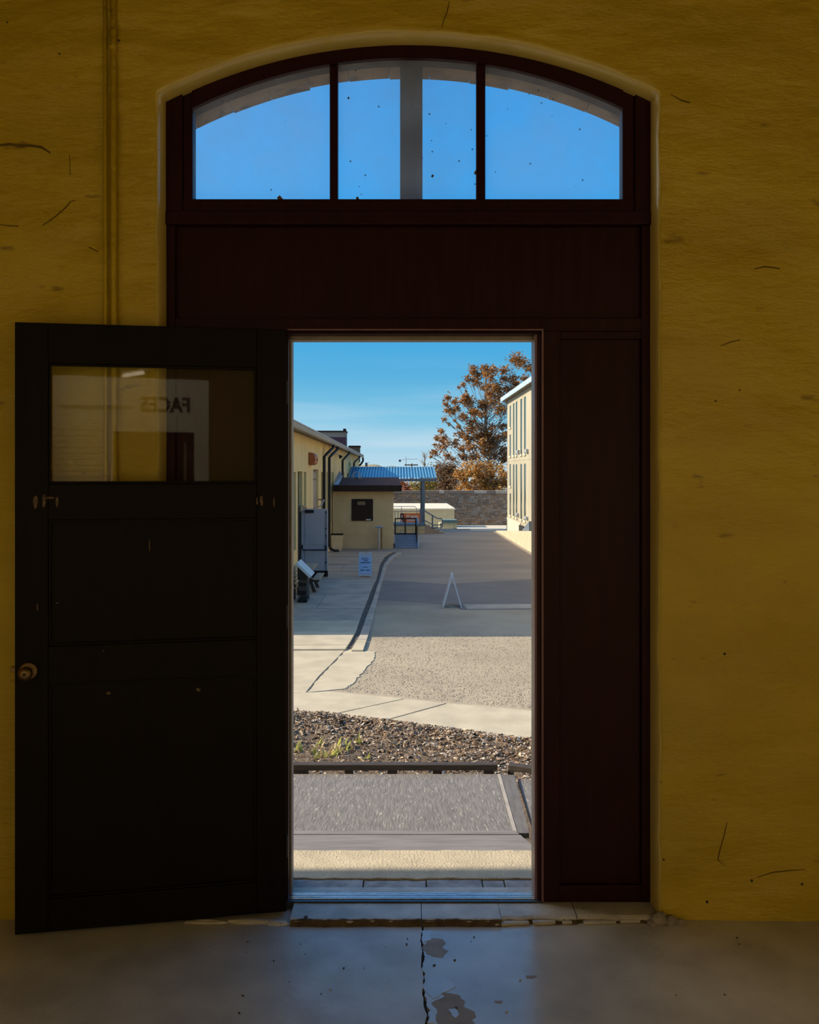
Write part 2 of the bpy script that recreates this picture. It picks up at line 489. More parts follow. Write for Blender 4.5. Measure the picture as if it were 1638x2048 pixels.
M['cope_l'] = mat('pale_coping_stone', (0.42, 0.37, 0.31), (0.34, 0.30, 0.25), scale=3, rough=0.95)
M['rwall'] = mat('cream_stone_cladding', (0.35, 0.325, 0.25), (0.29, 0.27, 0.21), scale=1.2, stretch=(1, 1, 0.4), detail=8, rough=0.9, bump=0.1, bscale=8)
M['rsill'] = mat('cream_sill', (0.50, 0.46, 0.36), rough=0.9)
M['rfascia'] = mat('blue_grey_fascia', (0.42, 0.52, 0.62), (0.36, 0.46, 0.56), scale=2, rough=0.3)
M['trunk'] = mat('pale_bark', (0.24, 0.19, 0.14), (0.12, 0.09, 0.07), scale=2, stretch=(1, 1, 0.3), rough=0.95)
M['hill'] = mat('far_olive_hill', (0.28, 0.24, 0.11), (0.22, 0.20, 0.12), scale=0.05, rough=1.0)
M['hutdark'] = mat('dark_hut', (0.06, 0.065, 0.07), rough=0.8)
M['redroof'] = mat('dull_red_roof', (0.35, 0.13, 0.11), rough=0.8)
M['panelwhite'] = mat('white_exhibit_wall', (0.70, 0.68, 0.62), (0.64, 0.62, 0.57), scale=2, rough=0.6)
M['ink'] = mat('black_vinyl_lettering', (0.01, 0.01, 0.012), rough=0.5)
M['greyink'] = mat('grey_print', (0.30, 0.28, 0.25), rough=0.6)
M['ceil'] = mat('dark_ceiling', (0.20, 0.15, 0.06), (0.16, 0.12, 0.05), scale=3, rough=0.9)
M['glass'] = glass('clear_door_glass', tint=(0.90, 0.92, 0.90), ior=1.47)
M['dirtyglass'] = glass('dusty_transom_glass', tint=(0.90, 0.95, 0.98), haze=0.20, haze_col=(0.75, 0.80, 0.85), specks=True)

def leafmat(name, cols, scale=1.2, trans=0.3):
    m = bpy.data.materials.new(name)
    m.use_nodes = True
    n, l = m.node_tree.nodes, m.node_tree.links
    b = n['Principled BSDF']
    b.inputs['Roughness'].default_value = 0.75
    b.inputs['Specular IOR Level'].default_value = 0.2
    geo = n.new('ShaderNodeNewGeometry')
    wnz = n.new('ShaderNodeTexWhiteNoise')
    wnz.noise_dimensions = '1D'
    l.new(geo.outputs['Random Per Island'], wnz.inputs['W'])
    r = n.new('ShaderNodeValToRGB')
    el = r.color_ramp.elements
    el[0].position, el[0].color = 0.0, (*cols[0], 1)
    el[1].position, el[1].color = 1.0, (*cols[-1], 1)
    for i, c in enumerate(cols[1:-1]):
        q = el.new((i + 1) / (len(cols) - 1))
        q.color = (*c, 1)
    l.new(wnz.outputs['Value'], r.inputs[0])
    l.new(r.outputs[0], b.inputs['Base Color'])
    if trans:
        t = n.new('ShaderNodeBsdfTranslucent')
        l.new(r.outputs[0], t.inputs[0])
        x = n.new('ShaderNodeMixShader')
        x.inputs[0].default_value = trans
        l.new(b.outputs[0], x.inputs[1])
        l.new(t.outputs[0], x.inputs[2])
        l.new(x.outputs[0], n['Material Output'].inputs[0])
    return m

M['leaf_brown'] = leafmat('brown_autumn_leaves', [(0.13, 0.060, 0.024), (0.32, 0.155, 0.05), (0.48, 0.245, 0.075), (0.40, 0.20, 0.07), (0.20, 0.10, 0.042)])
M['leaf_gold'] = leafmat('golden_autumn_leaves', [(0.24, 0.11, 0.035), (0.56, 0.29, 0.07), (0.68, 0.40, 0.11), (0.44, 0.22, 0.06), (0.20, 0.10, 0.042)])
M['leaf_dull'] = leafmat('dull_brown_twigs', [(0.18, 0.105, 0.055), (0.28, 0.17, 0.09), (0.22, 0.125, 0.06), (0.13, 0.08, 0.045)])
M['leaf_yellow'] = leafmat('yellow_green_leaves', [(0.30, 0.21, 0.04), (0.42, 0.30, 0.07), (0.24, 0.16, 0.045), (0.20, 0.17, 0.03)])
M['leaf_orange'] = leafmat('orange_red_leaves', [(0.32, 0.10, 0.03), (0.42, 0.15, 0.04), (0.25, 0.075, 0.03)])
M['chips'] = leafmat('wood_chips', [(0.09, 0.052, 0.030), (0.20, 0.12, 0.065), (0.32, 0.205, 0.115), (0.13, 0.08, 0.05), (0.62, 0.55, 0.46), (0.24, 0.15, 0.09), (0.07, 0.045, 0.03), (0.46, 0.36, 0.26), (0.08, 0.05, 0.032)], trans=0)
M['stones'] = leafmat('loose_gravel', [(0.24, 0.20, 0.15), (0.36, 0.31, 0.24), (0.16, 0.13, 0.10), (0.48, 0.42, 0.33), (0.28, 0.24, 0.18)], trans=0)
M['weed'] = leafmat('young_green_blades', [(0.24, 0.28, 0.05), (0.42, 0.40, 0.10), (0.60, 0.50, 0.20), (0.34, 0.34, 0.08)], trans=0.3)
M['straw'] = leafmat('dead_straw_blades', [(0.66, 0.52, 0.30), (0.52, 0.38, 0.19), (0.74, 0.64, 0.44)], trans=0.2)

def emat(name, col, s):
    m = bpy.data.materials.new(name)
    m.use_nodes = True
    b = m.node_tree.nodes['Principled BSDF']
    b.inputs['Base Color'].default_value = (0.8, 0.8, 0.8, 1)
    b.inputs['Emission Color'].default_value = (*col, 1)
    b.inputs['Emission Strength'].default_value = s
    return m
M['tube'] = emat('lit_fluorescent_tube', (1.0, 0.85, 0.6), 6.0)

def fbm(x, y, z=0.0, o=4):
    return noise.fractal(Vector((x, y, z)), 1.0, 2.0, o)

# ================================================================== STRUCTURE
YF = 3.47      # front of the timber screen
YW = 3.38      # inner face of the wall
XL, XR = -0.992, 0.982

def arch_outline(xl, xr, zs, top, z0, n1=60, n2=80, corner=0.0):
    """bottom left, up, over the arch, down to bottom right"""
    c, h = (xl + xr) / 2, (xr - xl) / 2
    rise = top - zs
    rad = (h * h + rise * rise) / (2 * rise)
    out = [(xl, z0 + (zs - z0) * i / n1) for i in range(n1)]
    a = math.asin(h / rad)
    out += [(c + rad * math.sin(-a + 2 * a * i / n2), top - rad + rad * math.cos(-a + 2 * a * i / n2)) for i in range(n2 + 1)]
    out += [(xr, zs + (z0 - zs) * (i + 1) / n1) for i in range(n1)]
    return out

def arch_z(x, xl, xr, zs, top):
    c, h = (xl + xr) / 2, (xr - xl) / 2
    rise = top - zs
    rad = (h * h + rise * rise) / (2 * rise)
    return top - rad + math.sqrt(max(0, rad * rad - (x - c) ** 2))

def ring_wall(mb, profile_rings, X0, X1, ZT, z0, n1, n2, yface, rings, disp):
    """profile_rings: list of (outline, y) from the outside in; the first is tied to the rectangle X0..X1"""
    first = profile_rings[0][0]
    N = len(first)
    rect = []
    for i, (x, z) in enumerate(first):
        if i < n1:
            rect.append((X0, z0 + (ZT - z0) * i / n1))
        elif i <= n1 + n2:
            rect.append((X0 + (X1 - X0) * (i - n1) / n2, ZT))
        else:
            k = i - n1 - n2
            rect.append((X1, ZT + (z0 - ZT) * k / n1))
    vs = []
    for r in range(rings):
        s = (r / rings) ** 0.75
        for i in range(N):
            x = rect[i][0] * (1 - s) + first[i][0] * s
            z = rect[i][1] * (1 - s) + first[i][1] * s
            vs.append((x, yface + disp(x, z), z))
    nr = rings
    for outl, y in profile_rings:
        for (x, z) in outl:
            vs.append((x, y + disp(x, z) * (0.6 if y < yface + 0.03 else 0.15), z))
        nr += 1
    fs = []
    for r in range(nr - 1):
        for i in range(N - 1):
            a, b = r * N + i, r * N + i + 1
            fs.append((a, b, b + N, a + N))
    return mb.add(vs, fs)

def wall_disp(x, z):
    d_ = 0.014 * fbm(x * 1.1, z * 2.3, 3.1) + 0.010 * fbm(x * 3.0, z * 8.0, 9.2)
    ridge = noise.noise(Vector((x * 0.9, z * 2.6, 5.5)))
    d_ += 0.022 * max(0.0, ridge - 0.25)
    return d_

def jitter(outl, e, seed, amp):
    res = []
    n = len(outl)
    cx = sum(p[0] for p in outl) / n
    for i, (x, z) in enumerate(outl):
        a, b = outl[max(0, i - 1)], outl[min(n - 1, i + 1)]
        tx, tz = b[0] - a[0], b[1] - a[1]
        L = math.hypot(tx, tz) or 1
        nx, nz = -tz / L, tx / L
        k = e + amp * fbm(x * 5, z * 5, seed)
        res.append((x + nx * k, z + nz * k if i not in (0, n - 1) else z))
    return res

ZTOP = 4.5
inner = arch_outline(XL, XR, CZ + 1.508, CZ + 1.743, 0.0)
face = jitter(inner, 0.010, 2.0, 0.006)
prof = [(jitter(face, 0.014, 1.0, 0.004), YW), (jitter(face, 0.006, 1.0, 0.003), YW + 0.003), (jitter(face, 0.0, 1.0, 0.002), YW + 0.012),
        (jitter(inner, 0.004, 2.0, 0.003), YW + 0.035), (jitter(inner, 0.001, 2.0, 0.001), YW + 0.08), (jitter(inner, -0.002, 2.0, 0.0), YW + 0.145)]
wf = ring_wall(MB(), prof, -4.2, 4.2, ZTOP, 0.0, 60, 80, YW, 90, wall_disp)
wall_front = wf.build('wall_front', M['plaster'], smooth=True)
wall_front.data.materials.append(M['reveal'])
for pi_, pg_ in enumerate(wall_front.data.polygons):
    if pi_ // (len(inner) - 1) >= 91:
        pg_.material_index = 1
tag(wall_front, 'yellow lumpy plaster wall with an arched opening around the door', 'wall', kind='structure')

# cracks and pits worked into the plaster
def wall_crack(pts, w, dep=0.002):
    mb = MB()
    q = []
    for (px, py) in pts:
        p = P(px, py, YW)
        q.append(p)
    n = len(q)
    vs = []
    for i, p in enumerate(q):
        a, b = q[max(0, i - 1)], q[min(n - 1, i + 1)]
        t = (b - a).normalized()
        nn = Vector((-t.z, 0, t.x))
        ww = w * (0.4 + 0.6 * math.sin(PI * (i + 0.5) / n))
        y = YW + wall_disp(p.x, p.z) - dep
        vs += [(p.x + nn.x * ww, y, p.z + nn.z * ww), (p.x - nn.x * ww, y, p.z - nn.z * ww),
               (p.x + nn.x * ww, y + 0.012, p.z + nn.z * ww), (p.x - nn.x * ww, y + 0.012, p.z - nn.z * ww)]
    fs = []
    for i in range(n - 1):
        a, b = 4 * i, 4 * (i + 1)
        fs += [(a, a + 1, b + 1, b), (a, b, b + 2, a + 2), (a + 1, a + 3, b + 3, b + 1)]
    mb.add(vs, fs)
    return mb.build('crack', M['crackfill'], wall_front)

for pts, w in (([(884, 54), (887, 40), (893, 26), (897, 10), (899, 0)], 0.0022),
               ([(86, 452), (100, 442), (115, 430), (130, 415), (140, 402), (152, 399), (165, 399)], 0.0022),
               ([(0, 291), (20, 289), (40, 292), (60, 291), (82, 294), (100, 305)], 0.006),
               ([(0, 449), (18, 452), (38, 453)], 0.002),
               ([(168, 490), (182, 496), (197, 504)], 0.0025),
               ([(138, 308), (140, 330), (141, 350)], 0.0015),
               ([(1440, 692), (1462, 684), (1480, 680)], 0.0025), ([(1508, 538), (1530, 533), (1560, 537)], 0.003),
               ([(1340, 190), (1360, 203), (1378, 208)], 0.002),
               ([(1515, 1755), (1545, 1745), (1580, 1741), (1610, 1739)], 0.0018),
               ([(1454, 1645), (1448, 1670), (1440, 1700), (1436, 1720), (1450, 1732)], 0.0018)):
    wall_crack(pts, w)
for (px, py, r) in ((16, 47, 0.004), (239, 83, 0.006), (121, 110, 0.005), (1327, 1719, 0.005), (1504, 1762, 0.006), (1603, 1767, 0.006), (1415, 1805, 0.008),
                    (1432, 802, 0.005), (1480, 780, 0.004), (1450, 1308, 0.006)):
    p = P(px, py, YW)
    y = YW + wall_disp(p.x, p.z)
    pr = MB().lathe([(0.0, -0.001), (r * 0.7, -0.0005), (r, 0.003)], (p.x, y - 0.0015, p.z), Matrix.Rotation(-PI / 2, 4, 'X'), 8)
    pr.build('pit', M['dirt'], wall_front)

# the other sides of the room
def slab(name, label, cat, m, b):
    return tag(MB().box(*b).build(name, m), label, cat, kind='structure')
slab('wall_left', 'plain yellow plaster wall on the left side of the room', 'wall', M['plaster'], (-4.4, -4.2, -7.0, 3.7, 0, ZTOP))
slab('wall_right', 'plain yellow plaster wall on the right side of the room', 'wall', M['plaster'], (4.2, 4.4, -7.0, 3.7, 0, ZTOP))
slab('wall_back', 'plain yellow plaster wall at the far back of the room', 'wall', M['plaster'], (-4.4, 4.4, -7.2, -7.0, 0, ZTOP))
slab('ceiling', 'dark ceiling of the room', 'ceiling', M['ceil'], (-4.4, 4.4, -7.2, 3.72, ZTOP, ZTOP + 0.2))

# floor: two poured slabs with a ragged joint
floor = thing('floor', 'bare concrete floor of two poured slabs with a broken joint', 'floor', (0, 0, 0), kind='structure')
joint = [(845, 1862), (843, 1880), (846, 1900), (844, 1930), (849, 1955), (846, 1985), (850, 2010), (856, 2030), (851, 2060)]
jp = [GP(px, py, 0.0) for px, py in joint]
jl = [(p.x, p.y) for p in jp]
jl = [(0.05, 3.50)] + jl + [(0.10, 1.5), (0.08, 0.0), (0.10, -7.0)]
def ragged(pts, amp, n=9, seed=0):
    out = []
    for i in range(len(pts) - 1):
        for k in range(n):
            t = k / n
            x = pts[i][0] * (1 - t) + pts[i + 1][0] * t
            y = pts[i][1] * (1 - t) + pts[i + 1][1] * t
            out.append((x + amp * fbm(x * 30 + seed, y * 30, seed), y))
    out.append(pts[-1])
    return out
L1 = ragged([(x - 0.004, y) for x, y in jl], 0.004, 9, 1)
L2 = ragged([(x + 0.004, y) for x, y in jl], 0.010, 9, 5)
MB().prism(L1 + [(-4.2, -7.0), (-4.2, 3.50)], -0.12, 0.0).build('floor_slab', M['floor_l'], floor)
MB().prism(L2 + [(4.2, -7.0), (4.2, 3.50)], -0.12, 0.0).build('floor_slab', M['floor_r'], floor)
MB().box(-4.2, 4.2, -7.0, 3.6, -0.16, -0.014).build('joint_filler', M['dirt'], floor)
def blob(mat_, pts, name, z=0.0012, amp=0.01):
    q = [GP(px, py, 0.0) for px, py in pts]
    q = ragged([(p.x, p.y) for p in q] + [(q[0].x, q[0].y)], amp, 6, len(pts))[:-1]
    return MB().prism(q, -0.004, z).build(name, mat_, floor)
blob(M['floor_gloss'], [(862, 1956), (885, 1954), (906, 1965), (908, 1975), (885, 1988), (866, 1998), (857, 1990), (852, 1978)], 'glossy_patch', 0.0016)
blob(M['floor_gloss'], [(898, 2019), (912, 2018), (920, 2030), (912, 2037), (902, 2028)], 'glossy_patch', 0.0016, 0.006)
blob(M['floor_gloss'], [(862, 2026), (872, 2030), (871, 2046), (856, 2046)], 'glossy_patch', 0.0016, 0.006)
blob(M['floor_gloss'], [(843, 1862), (866, 1862), (860, 1880), (845, 1886)], 'glossy_patch', 0.0016, 0.006)
blob(M['floor_worn'], [(888, 1985), (915, 1990), (930, 2010), (950, 2030), (958, 2060), (880, 2060), (868, 2010)], 'worn_patch', 0.0008, 0.02)
blob(M['floor_worn'], [(852, 1876), (885, 1878), (893, 1900), (882, 1916), (862, 1912), (850, 1900)], 'worn_patch', 0.0008, 0.02)
blob(M['floor_worn'], [(1052, 1951), (1072, 1952), (1068, 1957), (1054, 1957)], 'worn_patch', 0.0008, 0.005)
blob(M['floor_worn'], [(988, 2002), (1005, 2002), (1001, 2007), (990, 2006)], 'worn_patch', 0.0008, 0.005)
for k in range(34):
    px, py = R.uniform(420, 1500), R.uniform(1868, 2045)
    p = GP(px, py, 0.0)
    s = R.uniform(0.002, 0.005)
    MB().obox((p.x, p.y, s * 0.4), s * R.uniform(1, 2.2), s, s * 0.8, Matrix.Rotation(R.uniform(0, 3), 4, 'Z')).build('grit', M['dirt'] if k % 3 else M['step'], floor)

# step of old concrete under the door, chipped along its edge
step = thing('trim_1', 'chipped concrete step along the foot of the door screen', 'step', (0.2, YW, 0), kind='structure')
ZT_ = CZ - 1.757       # top of the step and the sills
def step_block(x0, x1, seed, name, yb, depth_px, m=M['step'], ztop=ZT_):
    front = []
    n = int((x1 - x0) / 0.012)
    for i in range(n + 1):
        x = x0 + (x1 - x0) * i / n
        y = yb + 0.010 * fbm(x * 5, seed, 1) + 0.005 * fbm(x * 24, seed, 2)
        front.append((x, y))
    N = len(front)
    vs = [(x, y, 0.0) for x, y in front] + [(x, y + 0.004 * abs(fbm(x * 30, 2, seed)), ztop * 0.75) for x, y in front]
    vs += [(x, y + 0.012, ztop) for x, y in front] + [(x, YF + 0.10, ztop) for x, y in front]
    fs = []
    for r in range(3):
        for i in range(N - 1):
            a = r * N + i
            fs.append((a, a + 1, a + 1 + N, a + N))
    for e_ in (0, N - 1):
        fs.append((e_, e_ + N, e_ + 2 * N, e_ + 3 * N))
    return MB().add(vs, fs).build(name, m, step, smooth=False)
step_block(-0.47, 0.046, 1, 'step_block', 3.335, 0)
step_block(0.049, 0.36, 2, 'step_block', 3.335, 0)
step_block(0.362, 0.66, 3, 'step_block', 3.352, 0)
step_block(0.664, 0.985, 4, 'step_block', 3.362, 0)
for k, (x, y, sx, sy, sz) in enumerate(((0.42, 3.345, .10, .022, .012), (0.53, 3.348, .09, .02, .014), (0.36, 3.338, .05, .02, .010), (0.62, 3.35, .04, .016, .012), (0.75, 3.353, .13, .018, .010), (0.87, 3.36, .08, .018, .012))):
    MB().obox((x, y, sz / 2), sx, sy, sz, Matrix.Rotation(R.uniform(-.1, .1), 4, 'Z')).build('broken_edge', M['step'], step, bevel=0.003)
def riser_shade(x0, x1, yb, seed, top):  # dark strip painted as the shaded recess under the step edge
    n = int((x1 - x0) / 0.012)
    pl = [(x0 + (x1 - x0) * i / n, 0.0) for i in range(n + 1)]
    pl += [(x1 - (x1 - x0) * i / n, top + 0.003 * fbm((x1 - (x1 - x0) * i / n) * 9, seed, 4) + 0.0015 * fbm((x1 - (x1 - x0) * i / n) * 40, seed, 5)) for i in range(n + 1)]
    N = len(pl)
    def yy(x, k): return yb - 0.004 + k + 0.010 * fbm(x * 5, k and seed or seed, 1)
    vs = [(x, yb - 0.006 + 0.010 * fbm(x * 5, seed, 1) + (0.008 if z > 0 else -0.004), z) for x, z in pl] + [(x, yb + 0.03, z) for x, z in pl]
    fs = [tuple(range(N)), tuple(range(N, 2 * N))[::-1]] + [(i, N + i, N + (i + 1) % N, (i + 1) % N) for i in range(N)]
    return MB().add(vs, fs).build('step_undercut_shade', M['riser_shade'], step)
MB().box(-1.1, 1.1, 3.475, 3.60, -0.12, ZT_ - 0.002).build('step_bed', M['step'], step)
riser_shade(-0.468, 0.045, 3.335, 1, 0.021)
riser_shade(0.049, 0.36, 3.335, 2, 0.021)
riser_shade(0.362, 0.66, 3.352, 3, 0.014)
riser_shade(0.664, 0.95, 3.362, 4, 0.009)
# low ragged mortar under the open leaf and crumbs at the right corner
def lump(x, y, z, sx, sy, sz, seed):
    mb = MB()
    bm = bmesh.new()
    bmesh.ops.create_icosphere(bm, subdivisions=2, radius=1)
    for v in bm.verts:
        k = 1 + 0.3 * noise.noise(v.co * 1.7 + Vector((seed, 0, 0)))
        v.co = Vector((v.co.x * k * sx, v.co.y * k * sy, v.co.z * k * sz))
    mb.add([(p.co.x + x, p.co.y + y, max(0.0, p.co.z + z)) for p in bm.verts], [tuple(v.index for v in f.verts) for f in bm.faces])
    bm.free()
    return mb
for k, (x, y, z, sx, sy, sz) in enumerate(((0.985, 3.36, 0.012, .035, .03, .03), (1.03, 3.355, 0.006, .03, .025, .022), (0.955, 3.345, 0.004, .02, .02, .015), (1.07, 3.35, 0.004, .022, .016, .016),
                                           (-0.62, 3.362, 0.0, .10, .02, .014), (-0.80, 3.36, 0.0, .09, .016, .012), (-0.52, 3.352, 0.0, .05, .02, .012))):
    lump(x, y, z, sx, sy, sz, k * 3.3).build('mortar_crumb', M['step'] if k > 3 else M['floor_worn'], step)

# ------------------------------------------------------------ outside shell with stone arch
YO0, YO1 = 3.55, 3.72
XO = 1.06
TOPO = CZ + 1.72
ZSO = 3.50 - (2.07 - math.sqrt(2.07 ** 2 - XO ** 2))
shell_outline = arch_outline(-XO, XO, ZSO + 0.008, TOPO + 0.008, G)
sm = MB()
ring_wall(sm, [(shell_outline, YO1 - 0.02), (shell_outline, YO0 - 0.03)], -6.0, 6.0, 4.6, G, 60, 80, YO1 - 0.02, 4, lambda x, z: 0.0)
wall_outside = sm.build('wall_outside', M['stone'])
tag(wall_outside, 'outer stone face of the wall with a cut stone arch over the door', 'wall', kind='structure')
# foundation below the sill (closes the arch opening under the threshold)
MB().box(-XO, XO, 3.52, YO1 - 0.02, G, ZT_ - 0.16).build('foundation_stone', M['stone'], wall_outside)
NV = 13
radv = 2.07
zc = 3.50 - radv
amax = math.asin(XO / radv) * 1.02
for k in range(NV):
    a0 = -amax + 2 * amax * k / NV + 0.0003
    a1 = -amax + 2 * amax * (k + 1) / NV - 0.0003
    r0 = radv + R.uniform(-0.002, 0.002)
    r1 = radv + 0.34
    pl = [(r0 * math.sin(a0 + (a1 - a0) * i / 4), zc + r0 * math.cos(a0 + (a1 - a0) * i / 4)) for i in range(5)]
    pl += [(r1 * math.sin(a1), zc + r1 * math.cos(a1)), (r1 * math.sin(a0), zc + r1 * math.cos(a0))]
    MB().prism(pl, YO0 + R.uniform(0.0, 0.006), YO1 + R.uniform(-0.012, 0.008), 'y').build('arch_stone', M['stone'], wall_outside, bevel=0.002)

# ------------------------------------------------------------ timber screen filling the arch
screen = thing('trim_2', 'dark maroon painted timber screen filling the arch around the doorway', 'door screen', (0, YF, 0), kind='structure')
ZH0, ZH1 = CZ + 0.576, CZ + 1.008     # top of the doorway, top of the header
DL, DR = -0.494, 0.543                # doorway rebate
RT = CZ + (944 - 672) / F * YF
def bx(name, m, x0, x1, y0, y1, z0, z1, parent, bevel=0.003, label=None):
    o = MB().box(x0, x1, y0, y1, z0, z1).build(name, m, parent, bevel=bevel)
    if label: o['label'] = label
    return o
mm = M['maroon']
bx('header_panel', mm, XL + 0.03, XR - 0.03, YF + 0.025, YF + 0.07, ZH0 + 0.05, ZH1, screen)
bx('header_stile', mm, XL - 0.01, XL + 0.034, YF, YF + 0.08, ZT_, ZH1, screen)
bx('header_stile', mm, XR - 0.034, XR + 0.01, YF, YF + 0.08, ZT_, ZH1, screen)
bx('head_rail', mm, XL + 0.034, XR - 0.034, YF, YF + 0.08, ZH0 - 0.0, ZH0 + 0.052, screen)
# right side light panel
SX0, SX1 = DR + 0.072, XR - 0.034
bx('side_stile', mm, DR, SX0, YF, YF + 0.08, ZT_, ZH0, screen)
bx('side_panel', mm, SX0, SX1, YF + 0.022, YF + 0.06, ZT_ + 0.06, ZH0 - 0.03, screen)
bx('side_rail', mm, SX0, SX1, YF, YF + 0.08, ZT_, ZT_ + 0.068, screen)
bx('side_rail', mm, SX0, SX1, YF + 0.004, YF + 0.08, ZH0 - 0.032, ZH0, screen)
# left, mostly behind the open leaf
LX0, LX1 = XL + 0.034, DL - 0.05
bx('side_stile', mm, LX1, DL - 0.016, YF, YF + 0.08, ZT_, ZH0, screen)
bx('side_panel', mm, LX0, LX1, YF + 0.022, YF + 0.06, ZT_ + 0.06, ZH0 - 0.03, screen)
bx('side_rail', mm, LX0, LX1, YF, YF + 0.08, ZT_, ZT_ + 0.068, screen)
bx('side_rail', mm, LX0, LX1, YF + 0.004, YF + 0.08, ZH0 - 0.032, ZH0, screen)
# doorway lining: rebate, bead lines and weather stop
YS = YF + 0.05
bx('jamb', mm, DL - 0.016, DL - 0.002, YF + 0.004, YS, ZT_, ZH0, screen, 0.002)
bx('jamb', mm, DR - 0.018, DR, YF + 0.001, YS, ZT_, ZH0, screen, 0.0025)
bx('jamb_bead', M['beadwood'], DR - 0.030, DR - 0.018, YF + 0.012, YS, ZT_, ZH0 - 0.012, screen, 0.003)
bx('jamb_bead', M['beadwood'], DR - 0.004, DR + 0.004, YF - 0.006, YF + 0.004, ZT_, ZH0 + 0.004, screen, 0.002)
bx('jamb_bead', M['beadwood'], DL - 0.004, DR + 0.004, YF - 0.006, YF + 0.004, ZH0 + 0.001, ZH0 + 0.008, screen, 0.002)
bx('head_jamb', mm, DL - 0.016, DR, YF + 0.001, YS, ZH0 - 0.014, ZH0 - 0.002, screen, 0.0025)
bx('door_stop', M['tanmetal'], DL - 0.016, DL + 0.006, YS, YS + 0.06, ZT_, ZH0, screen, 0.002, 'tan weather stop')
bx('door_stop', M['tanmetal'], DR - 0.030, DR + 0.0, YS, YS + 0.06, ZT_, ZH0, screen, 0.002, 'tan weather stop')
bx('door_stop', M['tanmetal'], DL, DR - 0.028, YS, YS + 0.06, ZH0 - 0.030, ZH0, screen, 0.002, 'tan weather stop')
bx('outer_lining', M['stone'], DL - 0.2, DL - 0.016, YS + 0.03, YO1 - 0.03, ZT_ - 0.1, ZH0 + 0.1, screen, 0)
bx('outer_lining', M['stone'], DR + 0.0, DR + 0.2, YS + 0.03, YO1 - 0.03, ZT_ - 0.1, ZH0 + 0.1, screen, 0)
# threshold of ribbed metal with flaking dark paint
th = MB().box(DL - 0.012, DR, YF - 0.004, YF + 0.062, ZT_ - 0.02, ZT_ + 0.006)
for yy in (0.014, 0.028, 0.042, 0.054):
    th.box(DL - 0.012, DR, YF + yy, YF + yy + 0.006, ZT_ + 0.006, ZT_ + 0.010)
tho = th.build('threshold_strip', M['sillmetal'], screen, bevel=0.0012)
tho['label'] = 'ribbed metal threshold strip'
pp = [(DL - 0.011, YF - 0.006), (DR - 0.001, YF - 0.006)]
edge = []
for i in range(121):
    x = DR - 0.001 - (DR - DL - 0.0) * i / 120
    dm = max(0.0, 1 - abs(x - 0.0) / 0.38)
    y = YF + 0.026 - 0.015 * min(1, dm * 4) + (0.005 * fbm(x * 55, 3, 1) if dm > 0 else 0)
    edge.append((x, max(y, YF - 0.0045)))
fp = MB().prism(pp + edge, ZT_ - 0.022, ZT_ + 0.0068).build('flaking_paint', M['sillpaint'], screen)
fp['label'] = 'dark blue flaking paint'
bx('sill_board', M['sillwood'], DL - 0.02, DR + 0.01, YF + 0.064, YF + 0.118, ZT_ - 0.10, ZT_ - 0.003, screen, 0.004, 'grey wooden sill board')
# cracked stone strip behind the board
def rough_strip(x0, x1, y0, y1, z, seed, m, name, zt=0.16, parent=screen, jag=0.006):
    n = max(6, int((x1 - x0) / 0.02))
    pl = [(x0 + (x1 - x0) * i / n, y0 + jag * fbm((x0 + (x1 - x0) * i / n) * 14, seed, 1)) for i in range(n + 1)]
    pl += [(x1 - (x1 - x0) * i / n, y1 + jag * fbm((x1 - (x1 - x0) * i / n) * 14, seed + 4, 1)) for i in range(n + 1)]
    return MB().prism(pl, z - zt, z).build(name, m, parent, bevel=0.003)
for k, (x0, x1) in enumerate(((-0.56, -0.20), (-0.195, 0.07), (0.075, 0.31), (0.315, 0.405), (0.41, 0.62))):
    rough_strip(x0, x1, YF + 0.121, YF + 0.203, ZT_ - 0.005 - 0.003 * (k % 2), k * 2.1, M['sillstone'], 'sill_stone')
MB().box(-0.56, 0.62, YF + 0.10, YF + 0.24, ZT_ - 0.3, ZT_ - 0.03).build('sill_bed', M['dirt'], screen)
rough_strip(-0.75, 0.85, YF + 0.212, 3.955, ZT_ - 0.002, 11, M['slabsun'], 'landing_slab', 0.28, screen, 0.009)
MB().box(-0.75, 0.85, YF + 0.23, 3.93, G, ZT_ - 0.2).build('landing_footing', M['stone'], screen)

